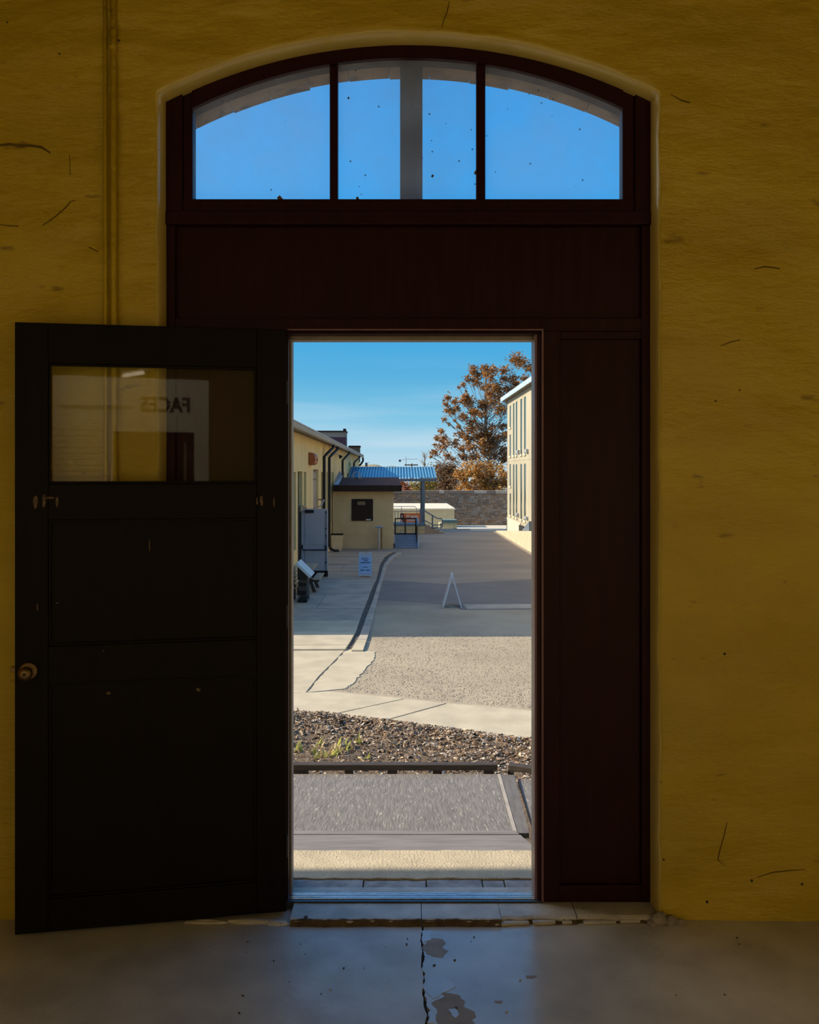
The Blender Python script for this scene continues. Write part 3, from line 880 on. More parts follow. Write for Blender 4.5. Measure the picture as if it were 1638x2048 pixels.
# ------------------------------------------------------------ transom window
win = thing('window_1', 'arched three pane transom window in a maroon frame above the doorway', 'window', (0, YF, ZH1), kind='structure')
GX0, GX1 = -0.889, 0.873
ZG0 = CZ + (944 - 400) / F * 3.49
GT, GS = CZ + 1.692, CZ + 1.486
def gz(x): return arch_z(x, GX0, GX1, GS, GT)
def oz(x): return arch_z(x, XL, XR, CZ + 1.508, CZ + 1.743)
bx('transom_rail', mm, XL - 0.01, XR + 0.01, YF - 0.012, YF + 0.09, ZH1, ZH1 + 0.055, win, 0.004)
bx('sash_rail', mm, XL + 0.06, XR - 0.06, YF + 0.006, YF + 0.08, ZH1 + 0.055, ZG0, win, 0.003)
def arch_bar(name, x0, x1, lo, hi, y0, y1, n=40):
    pl = [(x0 + (x1 - x0) * i / n, hi(x0 + (x1 - x0) * i / n)) for i in range(n + 1)]
    pl += [(x1 - (x1 - x0) * i / n, lo(x1 - (x1 - x0) * i / n)) for i in range(n + 1)]
    vs, fs, N = [], [], n + 1
    for i in range(N):
        x = x0 + (x1 - x0) * i / n
        vs += [(x, y0, lo(x)), (x, y0, hi(x)), (x, y1, hi(x)), (x, y1, lo(x))]
    for i in range(n):
        a, b = 4 * i, 4 * (i + 1)
        fs += [(a, b, b + 1, a + 1), (a + 1, b + 1, b + 2, a + 2), (a + 2, b + 2, b + 3, a + 3), (a + 3, b + 3, b, a)]
    fs += [(0, 1, 2, 3), (4 * n, 4 * n + 3, 4 * n + 2, 4 * n + 1)]
    return MB().add(vs, fs).build(name, mm, win)
CL, CR = -0.927, 0.921
arch_bar('arch_head', GX0, GX1, gz, lambda x: oz(x) + 0.015, YF + 0.002, YF + 0.08)
for s, (a, b) in enumerate(((XL - 0.01, CL), (CR, XR + 0.01))):
    pl = [(a, ZH1 + 0.055), (b, ZH1 + 0.055), (b, oz(b) + 0.012), (a, oz(max(XL, min(XR, a))) + 0.012)]
    MB().prism(pl, YF - 0.006, YF + 0.08, 'y').build('frame_stile', mm, win, bevel=0.003)
for s, (a, b) in enumerate(((CL + 0.001, GX0), (GX1, CR - 0.001))):
    pl = [(a, ZG0 - 0.02), (b, ZG0 - 0.02), (b, oz(b) + 0.008), (a, oz(a) + 0.008)]
    MB().prism(pl, YF + 0.010, YF + 0.07, 'y').build('sash_stile', mm, win, bevel=0.003)
for (a, b) in ((-0.327, -0.294), (0.274, 0.311)):
    pl = [(a, ZG0), (b, ZG0), (b, gz(b)), (a, gz(a))]
    MB().prism(pl, YF + 0.012, YF + 0.05, 'y').build('glazing_bar', mm, win, bevel=0.004)
for (a, b) in ((GX0, -0.327), (-0.294, 0.274), (0.311, GX1)):
    n = 14
    pl = [(a, ZG0)] + [(b, ZG0)] + [(b - (b - a) * i / n, gz(b - (b - a) * i / n)) for i in range(n + 1)]
    mb = MB()
    mb.add([(x, YF + 0.024, z) for x, z in pl], [tuple(range(len(pl)))])
    mb.build('pane', M['dirtyglass'], win)
M['postwood'] = mat('dark_grey_post_wood', (0.13, 0.10, 0.075), (0.09, 0.07, 0.055), scale=10, stretch=(1, 1, .2), rough=.8)
bx('outer_post', M['postwood'], -0.040, 0.055, YF + 0.12, YF + 0.20, ZH0 + 0.1, 3.498, win, 0.003, 'grey brown wooden post outside the middle pane')
bx('outer_lintel', M['wood'], -XO, XO, YF + 0.082, YF + 0.2, ZH0, ZH0 + 0.2, win, 0.003)
for (px, py, s) in ((952, 345, .012), (865, 352, .008), (697, 196, .006), (715, 397, .01), (560, 397, .016)):
    p = P(px, py, YF + 0.019)
    MB().obox(p, s, 0.004, s * 1.3, Matrix.Rotation(R.uniform(0, 3), 4, 'Y')).build('paint_flake', M['scuff'] if s > .009 else M['timber'], win)

# ------------------------------------------------------------ open door leaf
HX, HY = DL, 3.415
EX, EY = -1.505, 3.24
LW = math.hypot(EX - HX, EY - HY)
ang = math.atan2(EY - HY, EX - HX)
leaf = thing('door_1', 'dark brown half glazed door leaf standing open against the left wall', 'door', (HX, HY, 0), ang, kind='structure')
LF = Matrix.Translation((HX, HY, 0)) @ Matrix.Rotation(ang, 4, 'Z')
# local: x from the hinge to the free edge, +y towards the room (camera), z up
LB, LT = 0.014, CZ + 0.572
TH = 0.038
def pos_leaf(px):
    """local x on the leaf front of a pixel column"""
    t = (px - 819.0) / F
    dx, dy = (EX - HX) / LW, (EY - HY) / LW
    return (t * HY - HX) / (dx - t * dy)
def z_leaf(px, py):
    s = pos_leaf(px)
    dep = HY + s * (EY - HY) / LW
    return CZ - (py - HOR) / F * dep
def lbx(name, m, x0, x1, y0, y1, z0, z1, bevel=0.003, parent=None, label=None):
    o = MB(LF).box(x0, x1, y0, y1, z0, z1).build(name, m, parent or leaf, bevel=bevel)
    if label: o['label'] = label
    return o
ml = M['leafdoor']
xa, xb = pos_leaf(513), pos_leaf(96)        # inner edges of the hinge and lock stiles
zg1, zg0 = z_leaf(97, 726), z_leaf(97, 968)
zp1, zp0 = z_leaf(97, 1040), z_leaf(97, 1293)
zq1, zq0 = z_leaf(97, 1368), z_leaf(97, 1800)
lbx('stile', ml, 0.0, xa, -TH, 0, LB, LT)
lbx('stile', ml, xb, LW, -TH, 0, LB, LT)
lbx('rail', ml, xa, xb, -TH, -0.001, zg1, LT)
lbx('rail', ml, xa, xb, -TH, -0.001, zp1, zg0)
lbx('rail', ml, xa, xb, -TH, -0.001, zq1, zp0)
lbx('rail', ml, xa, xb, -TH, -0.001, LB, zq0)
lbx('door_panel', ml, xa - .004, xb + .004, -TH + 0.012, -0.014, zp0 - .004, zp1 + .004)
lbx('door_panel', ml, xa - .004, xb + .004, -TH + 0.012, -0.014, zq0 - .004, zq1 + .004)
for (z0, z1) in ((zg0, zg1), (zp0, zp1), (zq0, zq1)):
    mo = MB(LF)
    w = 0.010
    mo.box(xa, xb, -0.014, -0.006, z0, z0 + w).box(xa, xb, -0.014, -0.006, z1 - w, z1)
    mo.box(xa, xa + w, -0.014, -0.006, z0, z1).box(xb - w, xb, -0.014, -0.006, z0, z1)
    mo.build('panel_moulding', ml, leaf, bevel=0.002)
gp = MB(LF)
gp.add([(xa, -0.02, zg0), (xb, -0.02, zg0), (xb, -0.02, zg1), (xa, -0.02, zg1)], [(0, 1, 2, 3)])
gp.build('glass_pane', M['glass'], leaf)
# knob, rosette, keyhole and latch
kx, kz = pos_leaf(57), z_leaf(57, 1342)
RK = Matrix.Rotation(-PI / 2, 4, 'X')
kn = MB(LF).lathe([(0.0, 0.0), (0.034, 0.0), (0.036, 0.004), (0.030, 0.008), (0.014, 0.010)], (kx, 0, kz), RK, 24).build('knob_rosette', M['brass'], leaf, smooth=True)
MB(LF).lathe([(0.010, 0.008), (0.010, 0.028), (0.022, 0.034), (0.027, 0.046), (0.024, 0.058), (0.010, 0.062), (0.0, 0.062)], (kx, 0, kz), RK, 24).build('door_knob', M['brass'], kn, smooth=True)
MB(LF).lathe([(0.0, 0.0645), (0.005, 0.0645), (0.006, 0.061)], (kx, 0, kz), RK, 12).build('keyhole', M['blackmetal'], kn)
lbx('latch_bolt', M['brass'], LW, LW + 0.018, -0.03, -0.012, kz - 0.006, kz + 0.016, 0.002)
for z in (0.28, 1.2, 2.1):
    MB(LF).tube([(0.0, 0.004, z - 0.045), (0.0, 0.004, z + 0.045)], 0.006, 10).build('hinge', M['blackmetal'], leaf)
for (px, py, w, h) in ((71, 1003, .018, .05), (88, 1002, .012, .06), (100, 996, .04, .008), (114, 1003, .010, .04), (514, 1002, .006, .03), (523, 1002, .013, .045), (548, 1004, .006, .04),
                       (298, 1092, .005, .045), (75, 1214, .005, .03), (113, 1207, .012, .006), (216, 1388, .02, .012), (396, 1381, .018, .012), (207, 1302, .006, .006)):
    x, z = pos_leaf(px), z_leaf(px, py)
    inside = xa < x < xb and (zp0 < z < zp1 or zq0 < z < zq1)
    y = -0.0135 if inside else 0.0005
    pl = []
    for i in range(9):
        a = 2 * PI * i / 9
        k = 1 + 0.5 * noise.noise(Vector((px * .3 + math.cos(a), py * .1 + math.sin(a), 0)))
        pl.append((x + w / 2 * k * math.cos(a), z + h / 2 * k * math.sin(a)))
    MB(LF).prism(pl, y - 0.001, y + 0.0006, 'y').build('paint_scuff', M['scuff'], leaf)

# conduits on the wall at the left
cd = thing('conduit', 'pair of thin yellow painted pipes running up the wall above the open door', 'pipe', (P(220, 944, YW).x, YW - 0.02, 0))
for px, r in ((209, 0.0075), (226, 0.0125)):
    x = P(px, 944, YW - 0.02).x
    MB().tube([(x, YW - 0.018 + 0.0, 0.01), (x + 0.004, YW - 0.018, 2.0), (x, YW - 0.018, ZTOP - 0.005)], r, 12).build('pipe', M['plaster'], cd, smooth=True)
x = P(226, 944, YW - 0.02).x
for z in (CZ + (944 - 97) / F * 3.36, 1.55, 0.5):
    MB().tube([(x, YW - 0.018, z - 0.008), (x, YW - 0.018, z + 0.008)], 0.0155, 12).build('pipe_collar', M['plaster'], cd)

# ------------------------------------------------------------ behind the camera: exhibit wall and lamp seen in the door glass, added fill lights
nx, ny = -math.sin(ang), math.cos(ang)      # leaf normal
if ny > 0: nx, ny = -nx, -ny
# the glass faces the room; mirror image of the camera
dist = (0 - HX) * nx + (0 - HY) * ny
MX, MY = -2 * dist * nx, -2 * dist * ny
YP = -2.5
def refl(px, py):
    s = pos_leaf(px)
    X, Y = HX + s * (EX - HX) / LW, HY + s * (EY - HY) / LW
    Z = -(py - HOR) / F * Y
    t = (MY - YP) / (MY - Y)
    return MX + (X - MX) * t, CZ + Z * t
px1, pz1 = refl(417, 760)
dx0, dz0 = refl(225, 862)
dx1, _ = refl(388, 862)
ex = thing('exhibit_wall', 'white exhibition wall with a dark door behind the viewer, mirrored in the door glass', 'exhibit', ((px1 - 3) / 2, YP, 0))
MB().box(-4.15, dx0, YP - 0.12, YP, 0.0, pz1).build('wall_panel', M['panelwhite'], ex)
MB().box(dx1, px1, YP - 0.12, YP, 0.0, pz1).build('wall_panel', M['panelwhite'], ex)
MB().box(dx0, dx1, YP - 0.12, YP, dz0, pz1).build('wall_panel', M['panelwhite'], ex)
dl = MB().box(dx0, dx1, YP - 0.10, YP - 0.03, 0.0, dz0).build('door_leaf', M['maroon'], ex)
sx, _ = refl(370, 880)
MB().box(sx - 0.012, sx + 0.012, YP - 0.03, YP - 0.024, 0.1, dz0 - 0.1).build('edge_strip', M['tanmetal'], dl)
def text_mesh(body, size, m, name, parent, mw, bold=0.0, width=None, ext=0.002):
    cu = bpy.data.curves.new(name, 'FONT')
    cu.body = body
    cu.size = size
    cu.extrude = ext
    cu.offset = bold
    cu.align_x = 'LEFT'
    tmp = bpy.data.objects.new('tmp_text', cu)
    C.objects.link(tmp)
    bpy.context.view_layer.update()
    me = bpy.data.meshes.new_from_object(tmp.evaluated_get(bpy.context.evaluated_depsgraph_get()))
    bpy.data.objects.remove(tmp)
    xs = [v.co.x for v in me.vertices]
    k = (width / (max(xs) - min(xs))) if width else 1.0
    x0 = min(xs)
    inv = wm(parent).inverted()
    for v in me.vertices:
        v.co = inv @ (mw @ Vector(((v.co.x - x0) * k, v.co.y, v.co.z)))
    me.materials.clear()
    me.materials.append(m)
    me.name = name
    o = bpy.data.objects.new(name, me)
    C.objects.link(o)
    o.parent = parent
    WM[o.name] = wm(parent)
    return o
tx1, tz1 = refl(379, 824)
tx0, _ = refl(279, 824)
# the panel is read from the room side (+y), so text runs towards -x
tm = Matrix.Translation((tx1, YP + 0.003, tz1)) @ Matrix.Rotation(PI, 4, 'Z') @ Matrix.Rotation(PI / 2, 4, 'X')
_, th_ = refl(379, 795)
text_mesh('FACES', (th_ - tz1) / 0.70, M['ink'], 'title_lettering', ex, tm, bold=0.006, width=tx1 - tx0)
for i in range(9):
    a, z = refl(100, 858 + i * 12)
    b, _ = refl(205 - (i % 3) * 9, 858)
    MB().box(a, b, YP, YP + 0.002, z - 0.006, z + 0.006).build('printed_line', M['greyink'], ex)
a, z = refl(115, 812)
b, _ = refl(262, 812)
MB().box(a, b, YP, YP + 0.002, z - 0.02, z + 0.02).build('printed_line', M['greyink'], ex)
ex2 = MB().box(0.95, 4.15, YP - 0.12, YP, 0.0, pz1).build('bounce_panel', M['panelwhite'])  # added unseen panel, bounces lamp light onto the right of the front wall
tag(ex2, 'plain white panel added unseen behind the viewer at right to bounce light', 'exhibit')

LAMP_W = 92.0  # unseen strip lamps added to light the room
def fill_lamp(x, y, z, w, label, aim):
    t = thing('fill_lamp', label, 'lamp', (x, y, z), group='added fill lamps over the exhibition wall')
    MB().box(x - 0.62, x + 0.62, y - 0.06, y + 0.06, z, z + 0.07).build('housing', M['white'], t, bevel=0.005)
    for s in (-0.5, 0.5):
        MB().tube([(x + s, y, z + 0.07), (x + s, y, ZTOP)], 0.008, 8).build('hanger', M['blackmetal'], t)
    MB().tube([(x - 0.58, y - 0.02, z - 0.02), (x + 0.58, y - 0.02, z - 0.02)], 0.016, 10).build('tube', M['tube'], t)
    ld = bpy.data.lights.new('fill_light', 'AREA')
    ld.shape = 'RECTANGLE'
    ld.size, ld.size_y = 1.15, 0.10
    ld.energy = w
    ld.color = (1.0, 0.86, 0.58)
    lo = bpy.data.objects.new('fill_light', ld)
    C.objects.link(lo)
    lo.parent = t
    lo.location = (0, -0.03, -0.045)
    dd = Vector(aim) - Vector((x, y, z - 0.045))
    lo.rotation_euler = dd.to_track_quat('-Z', 'Y').to_euler()
    return t
fill_lamp(-1.3, -0.5, 3.75, LAMP_W, 'unseen fill lamp added over the left end of the exhibition wall', (-1.3, YP, 1.6))
fill_lamp(2.4, -0.5, 3.75, LAMP_W, 'unseen fill lamp added over the bounce panel on the right', (2.4, YP, 1.5))
gx, gz_ = refl(265, 748)
tt = (MY + 4.3) / (MY - YP)
lx = MX + (gx - MX) * tt
lz = CZ + (gz_ - CZ) * tt
fl = thing('fluorescent_lamp', 'hanging fluorescent lamp far back in the room, a glint in the door glass', 'lamp', (lx, -4.3, lz))
rot = Matrix.Rotation(1.32, 4, 'Z') @ Matrix.Rotation(0.05, 4, 'Y')
MB(Matrix.Translation((lx, -4.3, lz)) @ rot).box(-0.45, 0.45, -0.05, 0.05, 0.03, 0.09).build('housing', M['white'], fl)
MB(Matrix.Translation((lx, -4.3, lz)) @ rot).tube([(-0.42, 0, 0.0), (0.42, 0, 0.0)], 0.02, 10).build('tube', M['tube'], fl)
MB().tube([(lx, -4.3, lz + 0.09), (lx, -4.3, ZTOP)], 0.008, 8).build('hanger', M['blackmetal'], fl)

# ================================================================== YARD
# ground: level near the building, falling away gently behind the far shed
def gz_yard(v):
    if v < 54: return G
    if v < 74: return G - 1.26 * (v - 54) / 20
    if v < 96: return G - 1.26 - 1.09 * (v - 74) / 22
    return G - 2.35 - 0.006 * (v - 96)
yard = thing('ground', 'asphalt yard running away between the two long buildings', 'ground', (0, 20, G), YAW, kind='structure')
gm = MB(YARD)
vv = [3.6, 8, 12, 16, 21.7, 23.6, 27, 31, 36, 42, 48, 54, 58, 64, 70, 74, 80, 86, 96, 110, 160, 400]
uu = [-60, -30, -12, -6, -3, 0, 3, 6, 12, 30, 60, 160]
near = MB(YARD)
farm = MB(YARD)
def grid(mb, vs_, us_):
    n = len(us_)
    mb.add([(u, v, gz_yard(v)) for v in vs_ for u in us_],
           [(i * n + j, i * n + j + 1, (i + 1) * n + j + 1, (i + 1) * n + j) for i in range(len(vs_) - 1) for j in range(n - 1)])
grid(near, [v for v in vv if v <= 23.6], uu)
grid(farm, [v for v in vv if v >= 23.6], uu)
near.build('asphalt_surface', M['asphalt'], yard)
farm.build('asphalt_surface', M['asphalt_far'], yard)

def gpoly(pts, z=G):
    return [(GP(px, py, z).x, GP(px, py, z).y) for px, py in pts]

def patch(m, pts, name, z=0.004, jag=0.03, parent=yard, n=8, thick=0.05, seed=0, label=None):
    q = gpoly(pts, G + z)
    q = ragged(q + [q[0]], jag, n, len(pts) + seed)[:-1] if jag else q
    o = MB().prism(q, G + z - thick, G + z).build(name, m, parent)
    if label: o['label'] = label
    return o
# repairs in the asphalt
patch(M['asphalt_patch'], [(752, 1199), (800, 1201), (905, 1209), (1110, 1207), (1110, 1155), (985, 1163), (890, 1168), (760, 1160)], 'asphalt_patch', 0.006, 0.05, label='dark grey repair in the asphalt')
patch(M['asphalt_patch'], [(900, 1206), (1110, 1206), (1110, 1218), (922, 1219), (915, 1214)], 'asphalt_patch', 0.009, 0.02, label='lighter trench repair across the yard')
patch(M['concrete_g'], [(925, 1208.5), (1110, 1207.5), (1110, 1216), (935, 1218)], 'trench_strip', 0.011, 0.015)
patch(M['palegravel'], [(940, 1060.6), (1120, 1061.0), (1120, 1057.4), (940, 1057.4)], 'gravel_strip', 0.004, 0)
far_g = MB(YARD)
grid(far_g, [70, 74, 80, 86, 96], [-3, 0, 3, 6, 9, 12, 15, 20])
far_g.v = [Vector((p.x, p.y, p.z + 0.03)) for p in far_g.v]
fg = far_g.build('gravel_strip', M['palegravel'], yard)
fg['label'] = 'pale gravel before the stone wall'

# left walk in slabs, kerb and dirt gutter
SE = [(690, 1298), (699, 1285), (712, 1262), (722, 1232), (735, 1199), (746, 1170), (752.5, 1159), (760, 1128), (770, 1112), (786, 1103)]   # walk edge
GE = [(703, 1298), (719, 1272), (733, 1233), (746, 1199), (755, 1170), (759, 1159), (768, 1128), (781, 1112), (796, 1104)]                  # gutter edge
KE = [(726, 1300), (734, 1277), (741, 1255), (749, 1223), (755, 1199), (762, 1170), (766, 1159), (775, 1128), (790, 1112), (806, 1104)]     # kerb edge
def xat(line, py):
    for i in range(len(line) - 1):
        (x0, y0), (x1, y1) = line[i], line[i + 1]
        if y1 <= py <= y0:
            t = (py - y0) / (y1 - y0)
            return x0 + t * (x1 - x0)
    return line[-1][0] if py < line[-1][1] else line[0][0]
walk = thing('sidewalk', 'concrete walk of large slabs along the yellow building', 'sidewalk', yloc(-2.2, 26), YAW, kind='structure')
ZS = 0.05
yj = [1298, 1289.5, 1262, 1240, 1217, 1187, 1158, 1143, 1128, 1114, 1103]
for i in range(len(yj) - 1):
    ya, yb = yj[i] - 0.25, yj[i + 1] + 0.25
    ys = [ya + (yb - ya) * k / 4 for k in range(5)]
    right = [GP(xat(SE, y), y, G + ZS) for y in ys]
    pl = [(p.x, p.y) for p in right]
    ua = -3.20 if ya < 1270 else -4.6
    def lft(y):
        v = F * (CZ - G - ZS) / (y - HOR)
        q = YARD @ Vector((ua, v, 0))
        return (q.x, q.y)
    col = M['concrete_b'] if yb < 1150 else M['concrete_g']
    if ya > 1250: col = M['concrete']
    split = 0.45 if i in (4, 7) else None
    if split:
        mid = [(lft(y)[0] * (1 - split) + pl[k][0] * split, pl[k][1]) for k, y in enumerate(ys)]
        MB().prism(pl + [(x - .008, y) for x, y in mid][::-1] if False else pl + [(x + .008, y) for x, y in mid][::-1], G, G + ZS).build('concrete_slab', col, walk)
        MB().prism([(x - .008, y) for x, y in mid] + [lft(y) for y in ys][::-1], G, G + ZS - 0.006).build('concrete_slab', col, walk)
    else:
        MB().prism(pl + [lft(y) for y in ys][::-1], G, G + ZS).build('concrete_slab', col, walk)
# the slabs run on in front of the near end
patch(M['concrete'], [(520, 1300), (689, 1300), (665, 1325), (638, 1351), (611, 1385), (500, 1389)], 'concrete_slab', 0.016, 0, walk)
patch(M['concrete'], [(693, 1300), (704, 1299), (726, 1301), (750, 1303), (746, 1320), (727, 1343), (706, 1366), (690, 1377), (616, 1384), (642, 1352), (668, 1326)], 'concrete_slab', 0.012, 0.05, walk, 9)
dg = M['concrete']
patch(dg, [(500, 1391), (660, 1382.5), (808, 1397), (641, 1433), (500, 1427)], 'concrete_slab', 0.016, 0.006, walk, 6)
patch(dg, [(811, 1397.5), (892, 1406), (748, 1446), (644, 1434)], 'concrete_slab', 0.016, 0.006, walk, 6, seed=2)
patch(dg, [(897, 1406.5), (1062, 1421), (1200, 1434), (1200, 1466), (1062, 1473), (1043, 1484), (900, 1466), (752, 1447)], 'concrete_slab', 0.016, 0.006, walk, 6, seed=4)
patch(dg, [(1066, 1475), (1200, 1469), (1200, 1500), (1050, 1485)], 'concrete_slab', 0.016, 0.006, walk, 6, seed=6)
# gutter
ysg = [1297 - (1297 - 1105) * k / 24 for k in range(25)]
gl_ = [GP(xat(SE, y) - 1, y, G) for y in ysg]
gr_ = [GP(xat(GE, y) + 1, y, G) for y in ysg]
gv, gf = [], []
for a, b in zip(gl_, gr_):
    for k in range(5):
        p = a.lerp(b, k / 4)
        gv.append((p.x, p.y, G + 0.008 + 0.012 * noise.noise(Vector((p.x * 7, p.y * 3, 0)))))
for i in range(24):
    for k in range(4):
        q = i * 5 + k
        gf.append((q, q + 1, q + 6, q + 5))
gut = MB().add(gv, gf).build('gutter', M['gravel'])
tag(gut, 'dark strip of gravel and dirt between the walk and the kerb', 'gutter', kind='stuff')
# kerb stones
kb = thing('kerb', 'low concrete kerb along the gravel strip', 'kerb', yloc(-0.6, 26), YAW, kind='structure')
yk = [1300, 1279, 1240, 1199, 1165, 1140, 1122, 1105]
for i in range(len(yk) - 1):
    ys = [yk[i] - .2 + (yk[i + 1] + .2 - yk[i] + .2) * k / 4 for k in range(5)]
    a = [GP(xat(GE, y), y, G + ZS) for y in ys]
    b = [GP(xat(KE, y), y, G + ZS) for y in ys]
    MB().prism([(p.x, p.y) for p in a] + [(p.x, p.y) for p in b][::-1], G, G + ZS).build('kerb_stone', M['concrete'] if i == 0 else M['concrete_g'], kb)

# mulch bed
mu_v, mu_f = [], []
nx_, ny_ = 70, 60
mt = [(500, 1427), (592, 1432), (641, 1434), (748, 1447), (800, 1453), (900, 1467), (1043, 1486), (1130, 1496), (1300, 1512)]
mtp = [GP(a, b, G) for a, b in mt]
def mulch_far(x):
    for a, b in zip(mtp, mtp[1:]):
        if a.x <= x <= b.x:
            return a.y + (b.y - a.y) * (x - a.x) / (b.x - a.x)
    return mtp[0].y if x < mtp[0].x else mtp[-1].y
for i in range(nx_ + 1):
    x = -3.2 + 7.4 * i / nx_
    for j in range(ny_ + 1):
        y = 5.6 + (mulch_far(x) + 0.08 - 5.6) * j / ny_
        edge = min(1, (ny_ - j) / 4)
        mu_v.append((x, y, G + 0.02 + edge * (0.045 + 0.05 * fbm(x * 2, y * 2, 1) + 0.03 * fbm(x * 9, y * 9, 2))))
for i in range(nx_):
    for j in range(ny_):
        a = i * (ny_ + 1) + j
        mu_f.append((a, a + ny_ + 1, a + ny_ + 2, a + 1))
mulch = MB().add(mu_v, mu_f).build('mulch_bed', M['mulch'], smooth=True)
tag(mulch, 'bed of dark mulch and soil between the wooden ramp and the walk', 'mulch bed', kind='stuff')
cv, cf = [], []
rc = random.Random(3)
for k in range(26000):
    x = rc.uniform(-2.6, 3.4)
    far = mulch_far(x)
    y = far + 0.10 - abs(rc.gauss(0, 1)) * 1.0 if k % 3 else rc.uniform(9.6, far)
    if y < 9.4 or y > far + 0.12: continue
    if y < 11.6 and rc.random() < 0.35: continue
    z = G + 0.065 + 0.05 * fbm(x * 2, y * 2, 1) + 0.03 * fbm(x * 9, y * 9, 2)
    if y > far - 0.1: z = G + 0.05
    L_, W_ = rc.uniform(0.008, 0.028), rc.uniform(0.005, 0.014)
    if rc.random() < 0.06: L_, W_ = L_ * 2.0, W_ * 1.6
    m_ = Matrix.Translation((x, y, z + 0.004)) @ Matrix.Rotation(rc.uniform(0, 6.28), 4, 'Z') @ Matrix.Rotation(rc.gauss(0, 0.45), 4, 'X') @ Matrix.Rotation(rc.gauss(0, 0.45), 4, 'Y')
    n = len(cv)
    h_ = L_ * 0.25
    for p in ((-L_, -W_, 0), (0, -W_ * 1.1, h_), (L_, -W_ * .6, 0), (L_, W_ * .6, 0), (0, W_ * 1.1, h_), (-L_, W_, 0)):
        cv.append(m_ @ Vector(p))
    cf += [(n, n + 1, n + 4, n + 5), (n + 1, n + 2, n + 3, n + 4)]
chips = MB().add(cv, cf).build('wood_chips', M['chips'])
tag(chips, 'scattered wood chips and dry leaves lying on the mulch', 'wood chips', kind='stuff')
# loose grit along the edge of the near asphalt
cv, cf = [], []
for k in range(9000):
    px, py = rc.uniform(640, 1090), rc.uniform(1268, 1425)
    if py > 1378 + (px - 640) * 0.094: continue
    if px < 748 and not (px > 750 - (py - 1303) * 0.95): continue
    p = GP(px, py, G + 0.003)
    s = rc.uniform(0.006, 0.016) * (0.8 + 0.4 * rc.random())
    n = len(cv)
    a0 = rc.uniform(0, 6.28)
    for q in range(4):
        cv.append((p.x + s * math.cos(a0 + q * PI / 2) * rc.uniform(.6, 1), p.y + s * math.sin(a0 + q * PI / 2), p.z))
    cv.append((p.x, p.y, p.z + s * 0.8))
    cf += [(n, n + 1, n + 4), (n + 1, n + 2, n + 4), (n + 2, n + 3, n + 4), (n + 3, n, n + 4)]
gritm = MB().add(cv, cf).build('loose_grit', M['stones'])
tag(gritm, 'loose grit and pebbles on the sunlit asphalt', 'grit', kind='stuff')

# ------------------------------------------------------------ weeds in the mulch
def blades(parent, px, py, n, h, spread, mname, rnd):
    p = GP(px, py, G + 0.05)
    for k in range(n):
        a = rnd.uniform(0, 6.28)
        L_ = h * rnd.uniform(0.8, 1.5)
        lean = rnd.uniform(0.2, 0.9)
        w = rnd.uniform(0.014, 0.026)
        bx_, by_ = p.x + rnd.gauss(0, spread), p.y + rnd.gauss(0, spread)
        vs = []
        for i in range(4):
            t = i / 3
            r = L_ * lean * t * t
            z = p.z - 0.01 + L_ * t * (1 - 0.3 * lean * t)
            ww = w * (1 - 0.85 * t)
            cx_, cy_ = bx_ + r * math.cos(a), by_ + r * math.sin(a)
            vs += [(cx_ - ww * math.sin(a), cy_ + ww * math.cos(a), z), (cx_ + ww * math.sin(a), cy_ - ww * math.cos(a), z)]
        MB().add(vs, [(0, 1, 3, 2), (2, 3, 5, 4), (4, 5, 7, 6)]).build('blade', M[mname], parent)
rw = random.Random(11)
def weed(label, spots):
    p = GP(spots[0][0], spots[0][1], G + 0.05)
    t = thing('weed', label, 'plant', p, group='weeds in the mulch')
    for px, py, n, h, mname in spots:
        blades(t, px, py, n, h, 0.03, mname, rw)
    return t
weed('largest clump of green blades and dead straw just behind the timber edge', [(658, 1521, 7, .14, 'weed'), (668, 1514, 6, .13, 'weed'), (678, 1499, 6, .15, 'weed'), (694, 1507, 7, .12, 'weed'), (650, 1514, 5, .12, 'straw'), (662, 1509, 6, .14, 'straw'), (680, 1511, 5, .13, 'straw'), (640, 1513, 4, .10, 'straw')])
weed('small green weed nearest the left door jamb', [(600, 1505, 7, .12, 'weed'), (595, 1509, 3, .09, 'straw')])
weed('low weed of green and straw blades left of the largest clump', [(624, 1509, 6, .12, 'weed'), (634, 1521, 5, .11, 'weed'), (619, 1510, 3, .09, 'straw')])
weed('pale tuft of weed standing behind the largest clump', [(638, 1495, 6, .11, 'weed'), (642, 1498, 4, .10, 'straw')])
weed('single thin green weed farther back in the mulch', [(717, 1490, 5, .13, 'weed')])
weed('flat weed with one pale stalk at the right of the clump', [(732, 1522, 5, .08, 'weed')])
sp, sq = GP(713, 1514, G + .07), GP(729, 1524, G + .07)
tag(MB().tube([sp, sp.lerp(sq, .5) + Vector((0, 0, .02)), sq], [.012, .010, .007], 6).build('stick', M['straw']), 'pale broken stick lying on the soil behind the timber edge', 'stick')

